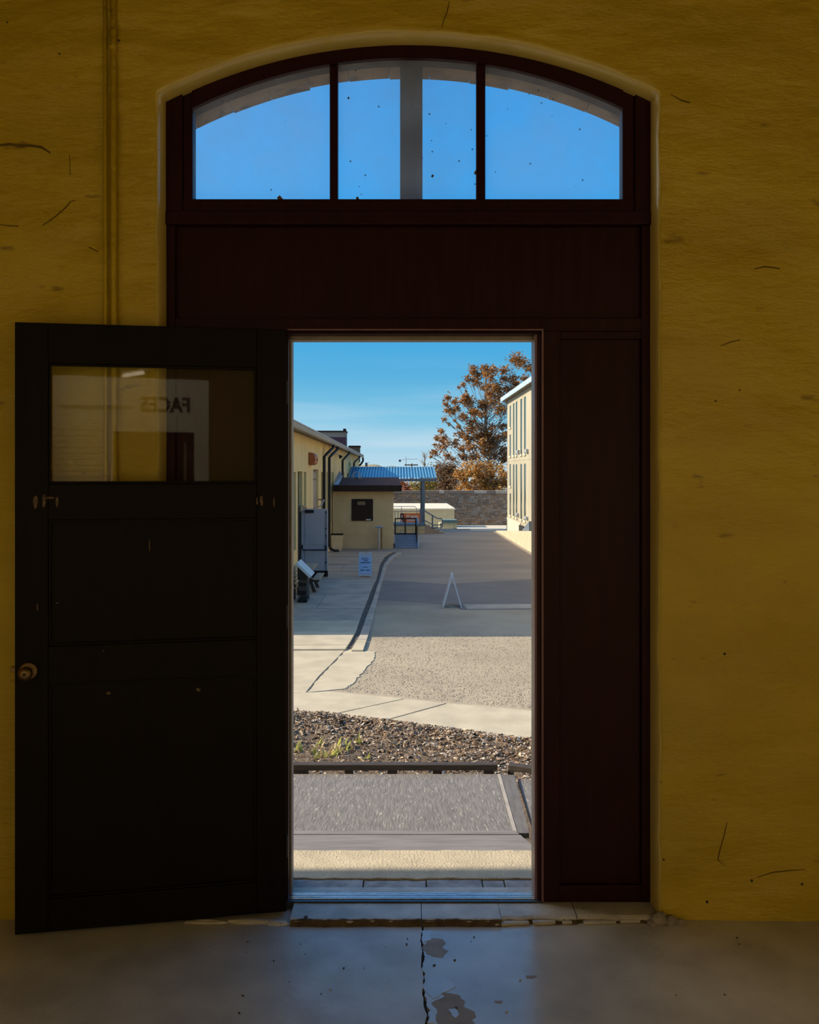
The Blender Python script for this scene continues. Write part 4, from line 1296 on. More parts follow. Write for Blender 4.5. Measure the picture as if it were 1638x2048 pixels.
# ------------------------------------------------------------ wooden ramp outside the door
ramp = thing('wooden_ramp', 'raised grey wooden ramp deck outside the doorway with a dark timber edge', 'ramp', (0, 4.6, G))
def dz(y): return CZ - 1.765 - 0.118 * (y - 4.15) / 1.15      # deck surface
YD0, YD1 = 4.16, 5.30
def deck_piece(name, m, pl, dzoff=0.0, th_=0.025, bevel=0.0, label=None):
    vs = [(x, y, dz(y) + dzoff) for x, y in pl] + [(x, y, dz(y) + dzoff - th_) for x, y in pl]
    n = len(pl)
    fs = [tuple(range(n)), tuple(range(n, 2 * n))[::-1]] + [(i, n + i, n + (i + 1) % n, (i + 1) % n) for i in range(n)]
    a = sum(pl[i][0] * pl[(i + 1) % n][1] - pl[(i + 1) % n][0] * pl[i][1] for i in range(n))
    if a < 0: fs = [f[::-1] for f in fs]
    o = MB().add(vs, fs).build(name, m, ramp, bevel=bevel)
    if label: o['label'] = label
    return o
deck_piece('deck_sheet', M['deck'], [(-0.76, YD0), (0.505, YD0), (0.545, YD1), (-0.73, YD1)])
deck_piece('edge_board', M['deckpale'], [(0.507, YD0), (0.527, YD0), (0.567, YD1), (0.547, YD1)], 0.001)
deck_piece('edge_board', M['stripdark'], [(0.529, YD0), (0.585, YD0), (0.652, YD1 - .02), (0.569, YD1)], -0.001)
deck_piece('side_sheet', M['deck'], [(0.625, YD0 + .10), (1.9, YD0 + .10), (1.9, YD1 - .42), (0.672, YD1 - .03)], -0.022)
# two planks bridging to the landing slab
z0 = CZ - 1.765
pe = ragged([(-0.80, 4.135), (0.535, 4.135)], 0.002, 12)
MB().prism(pe + [(0.52, 4.175), (-0.80, 4.175)], z0 - 0.028, z0 + 0.004).build('bridge_plank', M['plank'], ramp, bevel=0.002)
pe = ragged([(-0.80, 3.948), (0.60, 3.952)], 0.006, 12, 3)
MB().prism(pe + [(0.54, 4.129), (-0.80, 4.131)], z0 - 0.028, z0 + 0.003).build('bridge_plank', M['plank'], ramp, bevel=0.002)
# timber edge on blocks
zt = dz(YD1)
def edge_rail(a, b, blocks, label=None):
    a, b = Vector(a), Vector(b)
    L_ = (b - a).length
    an = math.atan2(b.y - a.y, b.x - a.x)
    o = MB(Matrix.Translation(a) @ Matrix.Rotation(an, 4, 'Z')).box(0, L_, 0, 0.055, 0.022, 0.060).build('edge_rail', M['timber'], ramp, bevel=0.004)
    if label: o['label'] = label
    for s, w in blocks:
        MB(Matrix.Translation(a) @ Matrix.Rotation(an, 4, 'Z')).box(s, s + w, 0.002, 0.053, -0.02, 0.022).build('rail_block', M['timber'], ramp)
e0 = Vector((-0.735, YD1 + 0.005, zt - 0.004))
def sx_(px): return (px - 819) / F * (YD1 + .01) + 0.735
edge_rail(e0, (0.55, YD1 + 0.005, zt - 0.004), [(0.0, .10), (sx_(690), .05), (sx_(775), .06), (sx_(866), .055), (sx_(968), .06)])
MB().box(-0.79, -0.735, 4.2, YD1 + 0.05, 0, 0.036).build('edge_rail_hidden', M['timber'], ramp) if False else None
edge_rail((0.615, YD1 + 0.02, zt - 0.012), (1.90, YD1 - .40, dz(5.0) - 0.03), [(0.0, .03), (0.19, .22), (0.7, .08), (1.0, .08)])
# joists and posts under the deck
for x in (-0.70, -0.10, 0.52, 1.15, 1.8):
    MB().box(x - 0.02, x + 0.02, 3.97, YD1 - 0.06, zt - 0.20, zt - 0.055).build('joist', M['timber'], ramp)
for x, y in ((-0.68, 4.2), (-0.68, 5.15), (0.5, 4.2), (0.5, 5.15), (1.78, 4.2), (1.78, 4.75)):
    MB().box(x - 0.045, x + 0.045, y - 0.045, y + 0.045, G, zt - 0.20).build('post', M['timber'], ramp)

# ================================================================== BUILDINGS
def facade(mb, u, v0, v1, z0, z1, holes, rec, inward):
    """wall sheet at u with recessed rectangular openings; inward = -1 or +1 along u"""
    vs_ = sorted({v0, v1, *[h[0] for h in holes], *[h[1] for h in holes]})
    zs_ = sorted({z0, z1, *[h[2] for h in holes], *[h[3] for h in holes]})
    for i in range(len(vs_) - 1):
        for j in range(len(zs_) - 1):
            a, b, c, d_ = vs_[i], vs_[i + 1], zs_[j], zs_[j + 1]
            mv, mz = (a + b) / 2, (c + d_) / 2
            hit = any(h[0] < mv < h[1] and h[2] < mz < h[3] for h in holes)
            if hit: continue
            mb.add([(u, a, c), (u, b, c), (u, b, d_), (u, a, d_)], [(0, 1, 2, 3)])
    w = u + inward * rec
    for a, b, c, d_ in [h[:4] for h in holes]:
        mb.add([(u, a, c), (u, b, c), (u, b, d_), (u, a, d_), (w, a, c), (w, b, c), (w, b, d_), (w, a, d_)],
               [(0, 1, 5, 4), (1, 2, 6, 5), (2, 3, 7, 6), (3, 0, 4, 7), (4, 5, 6, 7)])
    return mb

def vat(px, u):
    return F * u / (px - 794.0)

# ------------------------------------------------------------ long yellow building on the left
UW = -3.15
V0, V1 = 19.09, 71.5
UE = -2.70
ZE0, ZE1 = CZ + 1.168, CZ + 1.37
yb_ = thing('yellow_building', 'long low yellow building with slit windows along the left of the yard', 'building', yloc(-8.5, 45), YAW)
wins = []
def slot(pa, pb, z1, z0, m, u=UW):
    a, b = sorted((vat(pa, u), vat(pb, u)))
    wins.append((a, b, z0, z1, m))
WT = CZ + 0.0
slot(587.8, 592.2, WT, CZ - 2.42, 'oliveshutter')
slot(608, 612.8, WT, CZ - 1.19, 'oliveshutter')
slot(626.5, 637, CZ + 0.10, G + 0.35, 'mauve')
slot(642.8, 646.2, WT, CZ - 2.45, 'oliveshutter')
slot(652.8, 655.4, WT, CZ - 2.45, 'oliveshutter')
slot(661, 663.2, WT, CZ - 2.45, 'oliveshutter')
slot(664.6, 667, WT, CZ - 2.45, 'oliveshutter')
slot(687, 688.9, WT, CZ - 2.45, 'oliveshutter')
slot(694.2, 697, CZ - 0.1, CZ - 2.45, 'darkwin')
dv0, dv1 = vat(596, UW), 29.75
holes = [w[:4] for w in wins] + [(dv0, 28.35, CZ - 1.2, CZ + 0.02), (dv0, dv1, G + 0.06, CZ - 1.2)]
wb = facade(MB(YARD), UW, V0, V1, G, ZE1 + 0.1, holes, 0.25, -1)
wb.add([(UW, V0, G), (-13.5, V0, G), (-13.5, V0, ZE1 + .1), (-8.3, V0, ZE1 + 1.15), (UW, V0, ZE1 + .1)], [(0, 1, 2, 3, 4)])
wb.add([(UW, V1, G), (-13.5, V1, G), (-13.5, V1, ZE1 + .1), (-8.3, V1, ZE1 + 1.15), (UW, V1, ZE1 + .1)], [(4, 3, 2, 1, 0)])
wb.add([(-13.5, V0, G), (-13.5, V1, G), (-13.5, V1, ZE1 + .1), (-13.5, V0, ZE1 + .1)], [(0, 1, 2, 3)])
wb.build('wall', M['ywall'], yb_)
for a, b, c, d_, m in wins:
    nm = 'loading_door' if m == 'mauve' else 'window'
    o = MB(YARD).box(UW - 0.26, UW - 0.10, a, b, c, d_).build(nm, M[m], yb_)
    if nm == 'loading_door':
        o['label'] = 'greige panelled door'
        MB(YARD).box(UW - 0.10, UW - 0.07, a + .1, b - .1, d_ - 0.42, d_ - 0.36).build('door_rail', M['soffit'], o)
        MB(YARD).box(UW - 0.10, UW - 0.07, a + .1, b - .1, d_ - 0.10, d_ - 0.02).build('door_rail', M['soffit'], o)
        MB(YARD).tube([(UW + .02, a + .1, CZ - 1.35), (UW + .25, a + .3, CZ - 1.30), (UW + .25, b - .3, CZ - 1.12), (UW + .02, b, CZ - 1.1)], 0.03, 6).build('hand_rail', M['mauve'], o)
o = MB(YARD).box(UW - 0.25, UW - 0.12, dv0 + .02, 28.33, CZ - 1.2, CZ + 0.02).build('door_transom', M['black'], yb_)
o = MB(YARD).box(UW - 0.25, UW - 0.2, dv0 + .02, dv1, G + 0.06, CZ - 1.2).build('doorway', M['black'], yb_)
MB(YARD).box(UW - 0.2, UW + 0.02, dv0 + .6, 28.9, CZ - 1.28, CZ - 1.12).build('door_header', M['oliveshutter'], yb_)
# eaves: soffit, fascia gutter, roof sheets
MB(YARD).box(UW, UE - 0.10, V0, V1, ZE0 + 0.06, ZE0 + 0.10).build('soffit', M['soffit'], yb_)
gprof = [(UE - 0.14, ZE0 + 0.07), (UE - 0.12, ZE0 + 0.015), (UE - 0.07, ZE0), (UE - 0.02, ZE0 + 0.03), (UE, ZE0 + 0.10), (UE, ZE1 - 0.03), (UE - 0.14, ZE1 - 0.03)]
gv = [(u, V0, z) for u, z in gprof] + [(u, V1 - 2.4, z) for u, z in gprof]
n = len(gprof)
MB(YARD).add(gv, [(i, (i + 1) % n, n + (i + 1) % n, n + i) for i in range(n)] + [tuple(range(n))[::-1], tuple(range(n, 2 * n))]).build('gutter', M['gutter'], yb_)
ris = math.tan(math.radians(12))
for k in range(7):
    a, b = V0 + (V1 - 2.4 - V0) * k / 7 + 0.01, V0 + (V1 - 2.4 - V0) * (k + 1) / 7 - 0.01
    ur = -8.3
    MB(YARD).add([(UE + .02, a, ZE1 - .03), (UE + .02, b, ZE1 - .03), (ur, b, ZE1 + ris * (UE - ur)), (ur, a, ZE1 + ris * (UE - ur)),
                  (UE + .02, a, ZE1), (UE + .02, b, ZE1), (ur, b, ZE1 + .03 + ris * (UE - ur)), (ur, a, ZE1 + .03 + ris * (UE - ur))],
                 [(3, 2, 1, 0), (4, 5, 6, 7), (0, 1, 5, 4), (1, 2, 6, 5), (2, 3, 7, 6), (3, 0, 4, 7)]).build('roof_sheet', M['roofmetal'], yb_)
MB(YARD).add([(-8.3, V0, ZE1 + ris * 5.6), (-8.3, V1, ZE1 + ris * 5.6), (-14, V1, ZE1 - .03), (-14, V0, ZE1 - .03)], [(0, 1, 2, 3)]).build('back_roof', M['roofmetal'], yb_)
# downspouts with swan necks
for px, zb in ((648.9, G + .1), (659, G + .12), (685.5, G + .1), (708.2, G + .5)):
    v = vat(px, UW + 0.07)
    dv = 1.0 if px < 700 else 1.6
    pts = [(UE - 0.07, v + dv, ZE0 + 0.02), (UE - 0.07, v + dv, ZE0 - 0.10), (UE - .12, v + dv * .92, ZE0 - 0.16), (UW + 0.14, v + dv * .1, ZE0 - 0.42), (UW + 0.07, v, ZE0 - 0.52), (UW + 0.07, v, zb + .2)]
    if px == 659: pts += [(UW + .10, v, zb + 0.1), (UW + .3, v, zb), (UW + .5, v, zb)]
    else: pts += [(UW + 0.07, v, zb)]
    MB(YARD).tube(pts, 0.062, 8).build('downspout', M['blackmetal'], yb_, smooth=True)
v = V1 - 2.5
MB(YARD).tube([(UE - 0.07, v, ZE0), (UE - .05, v, ZE0 - .25), (UE - .2, v, ZE0 - .5), (UW + .1, v + .1, ZE0 - .65)], 0.08, 8).build('downspout', M['blackmetal'], yb_, smooth=True)
# fixtures on the wall
v = vat(620, UW)
o = MB(YARD).prism([(UW, CZ + 0.70), (UW + .16, CZ + 0.68), (UW + .24, CZ + 0.58), (UW + .25, CZ + 0.42), (UW + .22, CZ + .30), (UW + .12, CZ + 0.25), (UW, CZ + 0.25)], v - 0.5, v + 0.5, 'y').build('alarm_bell', M['orange_fix'], yb_, bevel=0.02)
o['label'] = 'rust orange rounded alarm box'
MB(YARD).lathe([(0, 0.05), (0.03, 0.04), (0.035, 0)], (UW + .25, v, CZ + .45), Matrix.Rotation(PI / 2, 4, 'Y'), 10).build('bell_knob', M['orange_fix'], o)
v = 43.5
o = MB(YARD).tube([(UW, v, CZ + 0.95), (UW + .2, v, CZ + 0.88)], 0.03, 6).build('floodlight', M['galv'], yb_)
o['label'] = 'small grey floodlight'
MB(YARD).lathe([(0.03, 0.0), (0.10, 0.12), (0.11, 0.16), (0, 0.17)], (UW + .2, v, CZ + 0.86), Matrix.Rotation(PI * 0.8, 4, 'Y'), 10).build('lamp_head', M['blackmetal'], o)
MB(YARD).tube([(UW + .02, 38.9, CZ + .85), (UW + .05, 41.5, CZ + 0.95), (UW + .2, 43.5, CZ + 0.88), (UW + .03, 46, CZ + .85)], 0.018, 5).build('cable', M['galv'], o)
MB(YARD).box(UW, UW + 0.05, vat(699, UW) - .25, vat(699, UW) + .25, ZV(932, 56.4), ZV(925, 56.4)).build('vent_plate', M['soffit'], yb_)
# roof blocks at the far end
rm = MB(YARD).box(-9.2, -4.05, 67.2, 69.0, CZ + 1.2, CZ + 2.75).build('roof_monitor', M['maroonbrick'], yb_)
MB(YARD).box(-9.2, -4.05, 67.15, 69.05, CZ + 2.75, CZ + 3.15).build('parapet', M['greyband'], rm)
MB(YARD).box(-9.3, -4.0, 67.05, 69.1, CZ + 3.15, CZ + 3.26).build('coping', M['browntrim'], rm)
MB(YARD).box(-4.25, -4.02, 67.1, 67.4, CZ + 3.26, CZ + 3.42).build('vent_stub', M['browntrim'], rm)
rm['label'] = 'dark maroon roof monitor with grey parapet'
ch = MB(YARD).box(-3.95, -3.08, 70.0, 71.4, CZ + 0.8, CZ + 2.05).build('chimney_block', M['soffit'], yb_)
MB(YARD).box(-4.0, -3.03, 69.95, 71.45, CZ + 2.05, CZ + 2.17).build('coping', M['browntrim'], ch)
# open grey door leaf standing out from the wall
LD = Matrix.Translation(yloc(-3.33, 29.62, G + 0.06)) @ Matrix.Rotation(YAW - 0.03, 4, 'Z')
dlf = thing('steel_door', 'grey white steel door standing open from the yellow wall, with black push bar', 'door', yloc(-3.33, 29.62, G + .06), YAW - 0.03)
DW, DH = 0.93, 2.36
def dbx(name, m, x0, x1, y0, y1, z0, z1, parent=None, bevel=0.0):
    return MB(LD).box(x0, x1, y0, y1, z0, z1).build(name, m, parent or dlf, bevel=bevel)
dbx('door_slab', M['whitedoor'], 0, DW, 0, 0.045, 0.0, DH, bevel=0.003)
for (z0, z1) in ((0.34, 0.90), (1.12, 2.20)):
    dbx('raised_panel', M['whitedoor'], 0.13, 0.77, -0.010, 0.0, z0, z1, bevel=0.006)
dbx('kick_plate', M['browntrim'], 0.0, DW, -0.006, 0.0, 0.0, 0.21)
dbx('closer', M['blackmetal'], 0.14, 0.44, -0.06, 0.0, 2.22, 2.32, bevel=0.008)
bar = MB(LD).tube([(0.05, -0.04, 1.08), (0.05, -0.07, 0.97), (0.08, -0.08, 0.935), (0.85, -0.08, 0.935)], 0.020, 8).build('push_bar', M['blackmetal'], dlf)
dbx('bar_mount', M['blackmetal'], 0.84, 0.89, -0.07, 0.0, 0.92, 1.10, bar)
dbx('bar_mount', M['blackmetal'], 0.035, 0.065, -0.05, 0.0, 0.98, 1.10, bar)
rod = MB(LD).tube([(0.865, -0.03, 0.04), (0.865, -0.03, 2.3)], 0.010, 8).build('vertical_rod', M['blackmetal'], dlf)
for z in (2.24, 1.66, 1.42, 0.5, 0.06):
    dbx('rod_guide', M['blackmetal'], 0.845, 0.885, -0.045, 0.0, z - .03, z + .035, rod)

# ------------------------------------------------------------ yellow shed with brown roof
VS = 41.1
SU0, SU1 = U(664.5, VS), U(786.5, VS)
sh = thing('shed', 'small dull yellow shed with a sloping brown roof against the long building', 'shed', yloc((SU0 + SU1) / 2, VS + 1.4), YAW)
ZSH = ZV(978, VS)
MB(YARD).box(SU0 + 0.02, SU1, VS, VS + 2.6, G, ZSH).build('wall', M['shedwall'], sh)
za, zb = ZV(973, VS - .35), ZV(957, VS + 2.9)
ur0, ur1 = SU0 + 0.08, U(802.5, VS - .35)
rf = MB(YARD).add([(ur0, VS - .35, za - .02), (ur1, VS - .35, za - .02), (ur1 - .12, VS + 2.9, zb - .02), (ur0 + .35, VS + 2.9, zb - .02),
                   (ur0, VS - .35, za + .06), (ur1, VS - .35, za + .06), (ur1 - .12, VS + 2.9, zb + .06), (ur0 + .35, VS + 2.9, zb + .06)],
                  [(3, 2, 1, 0), (4, 5, 6, 7), (0, 1, 5, 4), (1, 2, 6, 5), (2, 3, 7, 6), (3, 0, 4, 7)]).build('roof', M['brownroof'], sh)
MB(YARD).box(ur0 - .02, ur1 + .01, VS - .40, VS - .34, ZV(983, VS - .4), za + .05).build('fascia', M['browntrim'], rf)
MB(YARD).box(ur1 - .03, ur1 + .02, VS - .40, VS + 2.6, ZV(983, VS - .4), za + .02).build('fascia', M['browntrim'], rf)
wn_ = MB(YARD).box(U(703.5, VS), U(746, VS), VS - 0.05, VS + .02, ZV(1041.5, VS), ZV(998, VS)).build('window', M['browntrim'], sh, bevel=0.01)
wn_['label'] = 'dark brown boarded window'
MB(YARD).box(U(712, VS), U(734, VS), VS - 0.07, VS - .04, ZV(1012, VS), ZV(1001, VS)).build('vent_frame', M['black'], wn_)
MB(YARD).box(U(715, VS), U(731, VS), VS - 0.08, VS - .06, ZV(1010, VS), ZV(1003, VS)).build('vent_grille', M['soffit'], wn_)
MB(YARD).box(U(732, VS), U(742, VS), VS - 0.07, VS - .05, ZV(1040.3, VS), ZV(1038, VS)).build('paper_label', M['white'], wn_)
fl_ = MB(YARD).add([(U(668, 41), 40.9, ZV(969, 40.9)), (U(676, 41), 40.9, ZV(972, 40.9)), (U(685, 41.5), 41.6, ZV(951, 41.6)), (U(679, 42), 42.0, ZV(941, 42)), (U(670, 41.3), 41.4, ZV(958, 41.4)),
                    (U(668, 41), 41.0, ZV(971, 40.9)), (U(676, 41), 41.0, ZV(974, 40.9)), (U(685, 41.5), 41.7, ZV(953, 41.6)), (U(679, 42), 42.1, ZV(943, 42)), (U(670, 41.3), 41.5, ZV(960, 41.4))],
                   [(0, 1, 2, 4), (4, 2, 3), (6, 5, 9, 7), (7, 9, 8), (0, 5, 6, 1), (1, 6, 7, 2), (2, 7, 8, 3), (3, 8, 9, 4), (4, 9, 5, 0)]).build('flashing', M['galv'], sh)
fl_['label'] = 'crumpled silver flashing at the roof corner'
# standpipe against the shed
st = thing('standpipe', 'thin grey standpipe with a cross head in front of the shed wall', 'pipe', yloc(U(757.5, 40.8), 40.8), YAW)
v = 40.75
MB(YARD).tube([(U(757.5, v), v, G), (U(757.5, v), v, ZV(1056, v))], 0.05, 8).build('pipe', M['galv'], st)
MB(YARD).tube([(U(763, v), v + .1, G), (U(763, v), v + .1, ZV(1056, v))], 0.035, 8).build('pipe', M['soffit'], st)
MB(YARD).tube([(U(751, v), v, ZV(1054, v)), (U(765, v), v, ZV(1054, v))], 0.05, 8).build('cross_head', M['galv'], st)
# cream tub
v = 40.3
tb = thing('planter_tub', 'cream tapered tub standing at the corner of shed and building', 'tub', yloc(U(674.5, v), v), YAW)
tu = MB(YARD)
c0, c1 = U(674.5, v), U(674.5, v)
w0, w1 = (U(684, v) - U(665, v)) / 2 * .92, (U(686, v) - U(663, v)) / 2
h_ = ZV(1068, v) - G
tu.add([(c0 - w0, v - w0, G), (c0 + w0, v - w0, G), (c0 + w0, v + w0, G), (c0 - w0, v + w0, G),
        (c1 - w1, v - w1, G + h_), (c1 + w1, v - w1, G + h_), (c1 + w1, v + w1, G + h_), (c1 - w1, v + w1, G + h_)],
       [(3, 2, 1, 0), (0, 1, 5, 4), (1, 2, 6, 5), (2, 3, 7, 6), (3, 0, 4, 7)])
tu.build('tub_body', M['creamtub'], tb)
rimm = MB(YARD)
for (a, b, c, d_) in ((-w1 - .02, w1 + .02, -w1 - .02, -w1 + .03), (-w1 - .02, w1 + .02, w1 - .03, w1 + .02), (-w1 - .02, -w1 + .03, -w1, w1), (w1 - .03, w1 + .02, -w1, w1)):
    rimm.box(c0 + a, c0 + b, v + c, v + d_, G + h_ - .03, G + h_ + .01)
rimm.build('tub_rim', M['browntrim'], tb)
MB(YARD).box(c0 - w1 * .9, c0 + w1 * .9, v - w1 * .9, v + w1 * .9, G + h_ - .12, G + h_ - .06).build('soil', M['mulch'], tb)
# wire cage of hoops on the shed roof
v = 43.4
wc = thing('wire_cage', 'white wire hoops standing behind the brown shed roof', 'cage', yloc(U(713, v), v, ZV(958, v)), YAW)
for k in range(4):
    a = -0.9 + 0.6 * k
    pts = []
    for i in range(9):
        t = PI * i / 8
        rr_ = (U(723, v) - U(703, v)) / 2
        x, y = rr_ * math.cos(t) * math.cos(a), rr_ * math.cos(t) * math.sin(a)
        pts.append((U(713, v) + x, v + y, ZV(958.2, v) + 0.38 * math.sin(t) ** 0.7))
    MB(YARD).tube(pts, 0.016, 5).build('hoop', M['galv'], wc)

# ------------------------------------------------------------ blue ribbed canopy
cn = thing('canopy', 'blue ribbed metal canopy on steel posts reaching out from the building', 'canopy', yloc(0, 55), YAW)
VC0, VC1 = 53.0, 57.0
cz0, cz1 = ZV(958.5, VC0), ZV(936.5, VC1)
cu0, cu1 = UW + 0.03, 2.46
nr = 30
vs, fs = [], []
prof_ = []
for k in range(nr):
    u0 = cu0 + (cu1 - cu0) * k / nr
    w = (cu1 - cu0) / nr
    prof_ += [(u0, 0.0), (u0 + w * 0.44, 0.0), (u0 + w * 0.50, 0.11), (u0 + w * 0.94, 0.11)]
prof_.append((cu1, 0.0))
for u, h in prof_:
    vs += [(u, VC0, cz0 + h), (u + 0.06 * 0, VC1, cz1 + h)]
for i in range(len(prof_) - 1):
    fs.append((2 * i, 2 * i + 2, 2 * i + 3, 2 * i + 1))
MB(YARD).add(vs, fs).build('ribbed_sheet', M['blueroof'], cn)
MB(YARD).box(cu0, cu1 + .02, VC0 - .05, VC0 + .02, ZV(962.8, VC0), cz0 + .035).build('front_fascia', M['bluesteel'], cn)
MB(YARD).box(cu0, cu1 + .02, VC1 - .02, VC1 + .05, cz1 - .08, cz1 + .10).build('ridge_cap', M['rfascia'], cn)
MB(YARD).add([(cu1, VC0, cz0 - .04), (cu1 + .03, VC0, cz0 - .04), (cu1 + .03, VC1, cz1 - .04), (cu1, VC1, cz1 - .04), (cu1, VC0, cz0 + .09), (cu1 + .03, VC0, cz0 + .09), (cu1 + .03, VC1, cz1 + .09), (cu1, VC1, cz1 + .09)],
             [(3, 2, 1, 0), (4, 5, 6, 7), (0, 1, 5, 4), (1, 2, 6, 5), (2, 3, 7, 6), (3, 0, 4, 7)]).build('end_trim', M['rfascia'], cn)
pc = U(847, 52.9)
for u, v in ((pc, 53.1), (pc, 56.8), (-2.6, 56.8)):
    MB(YARD).box(u - .09, u + .09, v - .09, v + .09, G - .1, (cz0 if v < 55 else cz1) - .02).build('post', M['bluesteel'], cn)

# ------------------------------------------------------------ loading dock with rails and stairs
dk = thing('loading_dock', 'tan block loading dock under the blue canopy with grey steel railings', 'dock', yloc(0.8, 51.8), YAW)
VD = 51.0
zdk = ZV(1049, VD)
du0, du1 = U(787, VD), U(850, VD)
nb = 5
for j in range(2):
    for k in range(nb):
        a = du0 + (du1 - du0) * (k + 0.0) / nb
        b = du0 + (du1 - du0) * (k + 1.0) / nb
        za_ = G + (zdk - G - .08) * j / 2
        zb_ = G + (zdk - G - .08) * (j + 1) / 2
        MB(YARD).box(a + .006, b - .006, VD + R.uniform(0, .01), VD + 2.0, za_ + .005, zb_ - .005).build('dock_block', M['creamwall'] if (j + k) % 2 else M['shedwall'], dk)
MB(YARD).box(du0 - .02, du1 + .03, VD - .03, VD + 2.0, zdk - .08, zdk + .03).build('steel_edge', M['bluesteel'], dk)
def rail(pts, r, name='rail', m='bluesteel', seg=6, parent=None):
    return MB(YARD).tube(pts, r, seg).build(name, M[m], parent or dk)
def pp_(px, py, v): return (U(px, v), v, ZV(py, v))
rail([pp_(786, 1013, VD + 1), pp_(829, 1013, VD + 1), pp_(832, 1015, VD + 1), pp_(834, 1020, VD + 1), pp_(834, 1049, VD + 1)], 0.022, m='galv')
rail([pp_(803, 1013, VD + 1), pp_(803, 1049, VD + 1)], 0.020, m='galv')
rail([pp_(786, 1023, VD + .05), pp_(845, 1023, VD + .05)], 0.022, m='galv')
for px in (790, 796):
    rail([pp_(px, 1023, VD + .05), pp_(px, 1050, VD + .05)], 0.022, 'rail_post', m='galv')
rail([pp_(841, 1018, VD), pp_(841, 1051, VD)], 0.055, 'newel_post')
rail([pp_(848, 1020, VD), pp_(849, 1048, VD)], 0.04, 'newel_post')
# stairs coming down to the right
su0 = du1
ns = 4
for k in range(ns):
    a = su0 + 0.27 * k
    MB(YARD).box(a, a + 0.30, VD + .05, VD + 1.3, G, zdk - (zdk - G) * (k + 0.6) / (ns + .4)).build('step', M['concrete_b'], dk)
for dv in (0.0, 1.35):
    v = VD + dv
    s0, s1 = (848, 1021), (875, 1037)
    rail([pp_(*s0, v), pp_(*s1, v), pp_(882, 1037, v), pp_(884.5, 1040, v), pp_(884.5, 1053, v), pp_(882, 1056, v), pp_(866, 1056, v)], 0.035)
    rail([pp_(848, 1040, v), pp_(866, 1050, v), pp_(884, 1050, v)], 0.03)
    rail([pp_(865, 1031, v), pp_(865, 1057, v)], 0.045, 'rail_post')
# orange sign hung on the dock rail
VSG = VD - .02
sg = thing('banner_sign', 'orange sign with pale lettering and a maroon picture end on the dock rail', 'sign', yloc(U(820, VSG), VSG, ZV(1045, VSG)), YAW)
MB(YARD).box(U(800.5, VSG), U(840, VSG), VSG - .05, VSG - .02, ZV(1045, VSG), ZV(1026.5, VSG)).build('sign_board', M['signorange'], sg)
MB(YARD).box(U(800.3, VSG), U(808, VSG), VSG - .057, VSG - .05, ZV(1045, VSG), ZV(1026.5, VSG)).build('picture_end', M['signmaroon'], sg)
fig = MB(YARD)
fig.lathe([(0, 0), (0.055, 0.0), (0.06, 0.004), (0, 0.006)], (U(804, VSG), VSG - .058, ZV(1032.5, VSG)), Matrix.Rotation(PI / 2, 4, 'X') @ Matrix.Diagonal((.8, 1.35, 1, 1)), 14)
fig.build('picture_face', M['signpink'], sg)
MB(YARD).prism([(U(800.8, VSG), ZV(1044.8, VSG)), (U(805.5, VSG), ZV(1044.8, VSG)), (U(804.5, VSG), ZV(1040.5, VSG)), (U(802, VSG), ZV(1038, VSG)), (U(800.8, VSG), ZV(1038, VSG))], VSG - .062, VSG - .057, 'y').build('picture_shoulder', M['signpink'], sg)
def ytext(body, pxl, pxr, pyb, h, m, v, parent, bold=0.0):
    mw = YARD @ Matrix.Translation((U(pxl, v), v - 0.005, ZV(pyb, v))) @ Matrix.Rotation(PI / 2, 4, 'X')
    return text_mesh(body, h / 0.70, M[m], 'lettering', parent, mw, bold=bold, width=U(pxr, v) - U(pxl, v))
ytext('Weapons', 812, 836.5, 1035.2, 0.17, 'signwhite', VSG - .05, sg, 0.008)
MB(YARD).box(U(814, VSG), U(833, VSG), VSG - .055, VSG - .05, ZV(1042.6, VSG), ZV(1038.6, VSG)).build('second_line', M['signpink'], sg)

# ------------------------------------------------------------ short access ramp with black gate rail
rp = thing('access_ramp', 'blue grey access ramp with black guard rails beside the shed', 'ramp', yloc(0.4, 42.5), YAW)
ra0, ra1 = U(790, 41.1), U(836, 41.1)
zr1 = ZV(1069, 44.0)
MB(YARD).add([(ra0, 41.1, G), (ra1, 41.1, G), (ra1, 44.0, G), (ra0, 44.0, G), (ra0, 41.1, G + .03), (ra1, 41.1, G + .03), (ra1, 44.0, zr1), (ra0, 44.0, zr1)],
             [(3, 2, 1, 0), (4, 5, 6, 7), (0, 1, 5, 4), (1, 2, 6, 5), (2, 3, 7, 6), (3, 0, 4, 7)]).build('ramp_surface', M['rampgrey'], rp)
for k in range(5):
    v = 41.5 + 0.5 * k
    z = G + .03 + (zr1 - G - .03) * (v - 41.1) / 2.9
    MB(YARD).box(ra0, ra1, v, v + .03, z - .02, z + .012).build('grip_strip', M['asphalt_patch'], rp)
v = 44.0
for px in (790.5, 810.5, 831.5):
    rail([pp_(px, 1037, v), pp_(px, 1069, v)], 0.036, 'rail_post', 'blackmetal', 6, rp)
rail([pp_(790, 1037, v), pp_(832, 1037, v)], 0.036, 'top_rail', 'blackmetal', 6, rp)
rail([pp_(790, 1067.5, v), pp_(832, 1067.5, v)], 0.036, 'bottom_rail', 'blackmetal', 6, rp)
